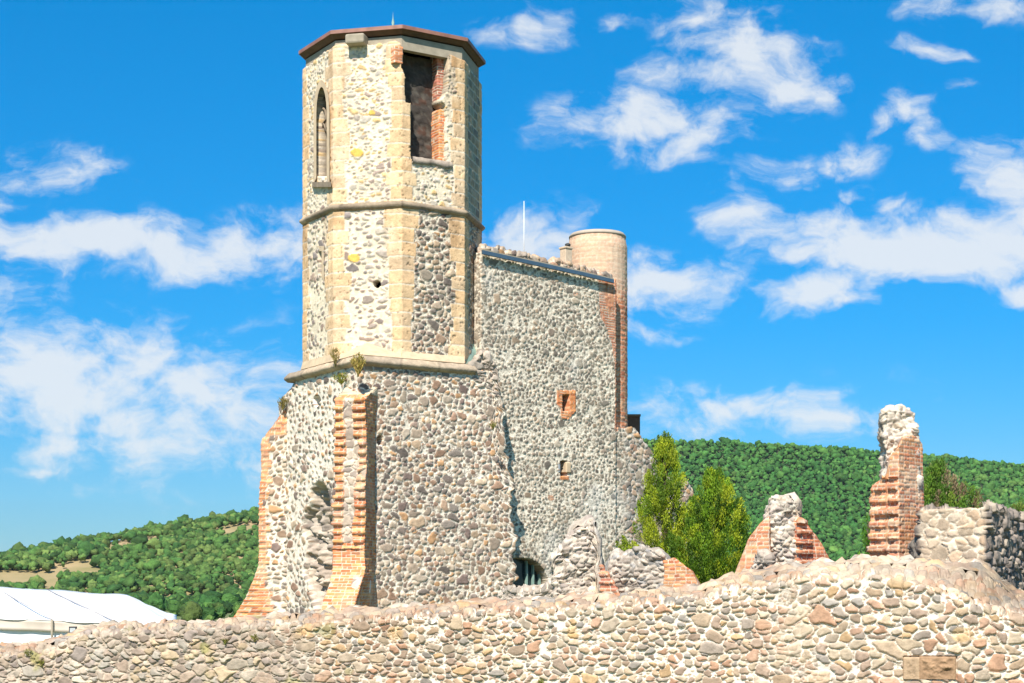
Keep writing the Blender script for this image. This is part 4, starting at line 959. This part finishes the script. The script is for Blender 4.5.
panel('valance', (low(eL, .42)[0], Yf+.03, low(eL, .42)[2]), (eR[0]-.05, Yf+.03, eR[2]-.34), (eR[0]-.05, Yf+.03, eR[2]), (eL[0], Yf+.03, eL[2]), M_canvas2, 60, 4, .02)
panel('side_wall', (eL[0], Yf+.12, 0), (eR[0]-.1, Yf+.12, 0), (eR[0]-.1, Yf+.12, eR[2]-.1), (eL[0], Yf+.12, eL[2]-.3), M_canvas, 80, 10, .05, 9)
panel('side_wall', (eR[0]-.1, Yf+.12, 0), (bR_[0]-.1, bR_[1], 0), (bR_[0]-.1, bR_[1], bR_[2]-.1), (eR[0]-.1, Yf+.12, eR[2]-.1), M_canvas, 20, 6, .03)
for p in posts_px:
    q = tp(p, 617+.05*p, Yf-.06); tube('post', [(q[0], q[1], 0), q], .04, M_conc, tent)
    r2 = tp(p-42 if p > 60 else p-46, 590, Yr); rr = (np.array(q)*1.0); f = (p+150)/327; ridge = np.array(rL)*(1-f*.98)+np.array(rR)*f*.98
    e_ = np.array(eL)*(1-f)+np.array(eR)*f
    rg2 = ridge+np.array([-.9, 0, 0]); tube('roof_seam', [tuple(e_+(0, -.02, .045)), tuple(rg2+(0, -.03, .05))], .025, plain('seam_grey', (.45,.42,.42), .6), tent, 6)
fl_ = tp(73, 631.5, Yf-.35); lamp = empty('floodlight', (fl_[0], fl_[1], 0), 'small black floodlight on a post in front of the white marquee', 'floodlight')
boxes('housing', [(fl_[0], fl_[1], fl_[2], .26, .10, .34, 0)], M_dark, lamp, bev=.01); boxes('lens', [(fl_[0], fl_[1]-.055, fl_[2]+.01, .18, .02, .22, 0)], plain('lens_glass', (.6, .62, .62), .2), lamp)
tube('stand', [(fl_[0], fl_[1]+.03, 0), (fl_[0], fl_[1]+.03, fl_[2]-.12)], .03, M_dark, lamp)

# ------------------------------------------------------------------ plants
M_leaf = attr_mat('conifer_leaf', rough=.6, bump=0, var=.15, vscale=3, spec=.3)
_b = M_leaf.node_tree.nodes['Principled BSDF']; 
_t = M_leaf.node_tree; _tr = _t.nodes.new('ShaderNodeBsdfTranslucent'); _ms = _t.nodes.new('ShaderNodeMixShader'); _ms.inputs[0].default_value = .35
_src = _b.inputs['Base Color'].links[0].from_socket; _t.links.new(_src, _tr.inputs[0]); _t.links.new(_b.outputs[0], _ms.inputs[1]); _t.links.new(_tr.outputs[0], _ms.inputs[2])
_t.links.new(_ms.outputs[0], _t.nodes['Material Output'].inputs[0])
def leaves(name, cen, up, size, cols, parent, rg_, asp=.38):
    n = len(cen); d = up+rg_.normal(0, .33, (n, 3)); d /= np.linalg.norm(d, axis=1, keepdims=True)
    r = rg_.normal(0, 1, (n, 3)); s_ = np.cross(d, r); s_ /= np.linalg.norm(s_, axis=1, keepdims=True)
    L_ = size[:, None]; Wd = L_*asp
    V = np.stack([cen-d*L_*.5, cen+s_*Wd*.5, cen+d*L_*.5, cen-s_*Wd*.5], 1).reshape(-1, 3)
    return mesh_obj(name, V, np.arange(4*n).reshape(-1, 4), M_leaf, parent, np.repeat(cols, 4, 0), smooth=False)
def conifer(nm, label, px, Y, hw_px, y_top, shape, seed, pal, nplume=190, per=150, group=None, spread=1., nlead=40, vol=.55):
    rg_ = np.random.default_rng(seed); X0, Y0, _ = at(px, 0, Y); zt = ZZ(y_top, Y); hw = hw_px*Y/F
    t = empty(nm, (X0, Y0, 0), label, 'tree', group)
    tube('trunk', [(X0, Y0, 0), (X0+.03, Y0, zt*.35), (X0-.03, Y0+.03, zt*.7), (X0, Y0, zt*.95)], [.13, .10, .055, .015], M_bark, t)
    cs, us, sz, cl = [], [], [], []; limbs = []
    leaders = [(0., 0., 1.)]; vv = np.linspace(0, 1, 60); sh_ = np.interp(vv, *shape)*hw*1.0
    for k in range(nlead):
        lr = hw*1.1*math.sqrt(rg_.random()); ok = vv[sh_ >= lr]; lv = (ok.max() if len(ok) else .3)*rg_.uniform(.78, 1.03)
        leaders.append((rg_.uniform(0, 6.283), lr, max(lv, .2)))
    for i in range(nplume):
        la, lr, lv = leaders[rg_.integers(len(leaders))]; v = lv*rg_.random()**.7; w_ = (.24*(1.15-v/lv)+.03)*min(1, hw/.6)
        if rg_.random() < vol:
            v = rg_.random()**.85; la = rg_.uniform(0, 6.283); lr = np.interp(v, *shape)*hw*math.sqrt(rg_.uniform(.15, 1))*.95; lv = max(v, .01)/1.; 
            w_ = .03
        rr = lr*(.55+.45*v/lv); ox, oy = rg_.normal(0, w_, 2); a = la
        z0 = .35+v*(zt-.55); c0 = np.array([X0+rr*math.cos(a)+ox, Y0+rr*math.sin(a)+oy, z0])
        plen = rg_.uniform(.25, .5)*(1-.3*v)*spread+.05; out = np.array([math.cos(a), math.sin(a), 0])*(.30+.35*(1-v))*rr/max(hw, .1); dr = out+np.array([0, 0, 1.]); dr /= np.linalg.norm(dr)
        base = c0
        q = rg_.random(per); wdt = .13*np.sin(np.pi*np.clip(q*.9+.1, 0, 1))**.7*(1.15-q*.6)
        off = rg_.normal(0, 1, (per, 3))*wdt[:, None]*.55
        pts = base+dr*(q*plen)[:, None]+off
        cs.append(pts); us.append(np.repeat(dr[None], per, 0)+off*2.2); sz.append(rg_.uniform(.035, .075, per))
        bc = np.array(pal[rg_.integers(len(pal))])*rg_.uniform(.8, 1.25); cl.append(bc*(rg_.uniform(.75, 1.25, (per, 1))))
        if i % 6 == 0: limbs.append((np.array([X0, Y0, max(.3, z0-.5)]), c0+dr*plen*.5))
    leaves('crown', np.concatenate(cs), np.concatenate(us), np.concatenate(sz), np.clip(np.concatenate(cl), .005, .6), t, rg_)
    if len(limbs) < 12: return t
    V = []; Fs = []
    for a, b in limbs:
        k = len(V)
        for p, r_ in ((a, .03), (b, .008)):
            for ang in (0, 2.1, 4.2): V.append(p+np.array([math.cos(ang), math.sin(ang), .3])*r_)
        Fs += [[k, k+1, k+4, k+3], [k+1, k+2, k+5, k+4], [k+2, k, k+3, k+5]]
    mesh_obj('limbs', V, Fs, M_bark, t)
    return t
YG = [(.32,.40,.022),(.42,.48,.028),(.18,.27,.02),(.40,.46,.035),(.12,.20,.018),(.30,.38,.025)]
GG = [(.16,.29,.018),(.22,.36,.022),(.12,.22,.016),(.27,.41,.028),(.08,.16,.015)]
conifer('conifer', 'taller sparse yellow-green conifer with thin upright top against the grey keep', 665, 41.5, 36, 438, ([0, .3, .5, .62, .75, .88, 1], [1.0, 1.25, 1.2, .85, .55, .34, .14]), 11, YG, 380, 230, 'conifers behind the low wall')
conifer('conifer', 'fuller darker green conifer just right of the taller one behind the low wall', 715, 40.0, 40, 470, ([0, .3, .55, .75, .9, 1], [.9, 1.15, 1.15, .75, .45, .12]), 12, GG+YG[:2], 470, 240, 'conifers behind the low wall')
conifer('juniper', 'dark green juniper bush rising behind the right-hand corner wall', 938, 36.5, 26, 462, ([0, .3, .6, .8, .92, 1], [.8, .9, 1.25, 1.0, .6, .2]), 13, [(.12,.24,.03),(.17,.30,.035),(.22,.32,.04),(.09,.18,.025),(.30,.22,.12)], 300, 150, spread=.8, nlead=22, vol=.9)
conifer('juniper', 'low spreading juniper bush with brown tips behind the flat-stone corner wall', 964, 37.0, 22, 484, ([0, .5, .8, .95, 1], [.9, 1.0, 1.2, .8, .3]), 14, [(.13,.25,.03),(.12,.19,.03),(.06,.12,.018),(.22,.15,.08)], 200, 130, spread=.7, nlead=18, vol=.9)
conifer('shrub', 'thin green shrub showing just left of the tall brick pier', 868, 38.0, 9, 513, ([0, .5, .8, 1], [.9, 1, .8, .3]), 15, [(.10,.24,.02),(.14,.30,.03)], 50, 90, spread=.6)
conifer('shrub', 'small green shrub peeping over the far right corner wall', 1021, 37.5, 7, 497, ([0, .5, .8, 1], [.9, 1, .8, .3]), 16, [(.10,.22,.03),(.15,.26,.04)], 40, 80, spread=.6)
def tuft(label, px, py, Y, hw, hh, seed, pal, n=260, seeds=False, group='weeds growing on the masonry', kk='weed', hgt=.09):
    rg_ = np.random.default_rng(seed); x, y, z = at(px, py, Y); w_ = hw*Y/F; h_ = hh*Y/F
    a = rg_.uniform(0, 6.283, n); r_ = w_*np.sqrt(rg_.random(n)); q = rg_.random(n)**.7
    cen = np.stack([x+r_*np.cos(a)*q, y+r_*np.sin(a)*.5, z+q*h_*(1-.4*(r_/w_)**2)], -1)
    up = np.stack([np.cos(a)*.5, np.sin(a)*.4, np.ones(n)], -1)
    c = np.array(pal)[rg_.integers(len(pal), size=n)]*rg_.uniform(.7, 1.3, (n, 1))
    o = leaves(kk, cen, up, rg_.uniform(.5, 1.4, n)*hgt, np.clip(c, .01, .7), None, rg_, .22)
    return tag(o, label, 'weed', group)
WD = [(.50,.38,.10),(.58,.44,.12),(.36,.32,.07),(.66,.46,.18),(.28,.24,.06)]
tuft('largest tuft of dry yellow weeds above the front buttress of the tower', 358, 376, 43.1, 8, 24, 21, WD, 620, hgt=.11)
tuft('pale dry weed tuft on the ledge left of the largest tuft', 335, 366, 44.3, 6, 20, 22, [(.40,.32,.12),(.34,.26,.09),(.26,.22,.06)], 260)
tuft('low yellow-green weeds on top of the tower ledge left of the front buttress', 341, 384, 44.0, 10, 12, 23, [(.28,.28,.05),(.22,.24,.04)], 300)
tuft('weeds on the sloping top of the far left brick buttress', 283, 410, 47.2, 7, 14, 24, [(.30,.24,.06),(.22,.18,.06)], 260)
tuft('small mossy tuft on the broken right edge of the tower base', 493, 429, 45.0, 4, 8, 25, [(.20,.20,.03),(.26,.24,.05)], 160, hgt=.06)
tuft('wispy weed stem on the wall by the juniper at right', 978, 509, 31.9, 1.5, 18, 26, [(.20,.26,.06)], 50, hgt=.09)
tuft('green weeds along the top of the far right shaded wall', 1019, 511, 32.4, 10, 9, 27, [(.16,.26,.04),(.24,.28,.06)], 240, hgt=.07)
tuft('thin sprig on top of the taller conifer silhouette near the keep', 672, 448, 42, 1, 1, 28, [(.2,.3,.03)], 4, hgt=.05) if False else None
# trailing weeds on the left end of the foreground wall
for i, (px, py, s_, lab) in enumerate(((28, 652, 6, 'green weed growing in the left end of the foreground wall, lowest left'), (42, 663, 4, 'tiny yellow-green weed low in the left end of the foreground wall'),
                                       (255, 638, 5, 'small olive weed in the foreground wall below the far left buttress'), (541, 682, 4, 'small green weed at the bottom edge of the foreground wall'), (225, 641, 4, 'faint olive weed in the foreground wall right of the marquee'))):
    tuft(lab, px, py+4, np.interp(px, fpx, fY)-.06, s_, 8, 40+i, [(.18,.22,.03),(.26,.26,.05),(.32,.26,.08)], 130, hgt=.05)
# ------------------------------------------------------------------ thin summer haze
HT = 262
V = [(x, y, z) for z in (-1, HT) for x, y in ((-9100, -9100), (9100, -9100), (9100, 9100), (-9100, 9100))]
hm = bpy.data.materials.new('haze'); hm.use_nodes = True; t = hm.node_tree; t.nodes.clear()
pv = t.nodes.new('ShaderNodeVolumePrincipled'); pv.inputs['Density'].default_value = .00003; pv.inputs['Color'].default_value = (.80, .90, 1, 1); pv.inputs['Anisotropy'].default_value = .0
om = t.nodes.new('ShaderNodeOutputMaterial'); t.links.new(pv.outputs[0], om.inputs['Volume'])
tag(mesh_obj('haze', V, [[3, 2, 1, 0], [4, 5, 6, 7], [0, 1, 5, 4], [1, 2, 6, 5], [2, 3, 7, 6], [3, 0, 4, 7]], hm, smooth=False), kind='stuff')
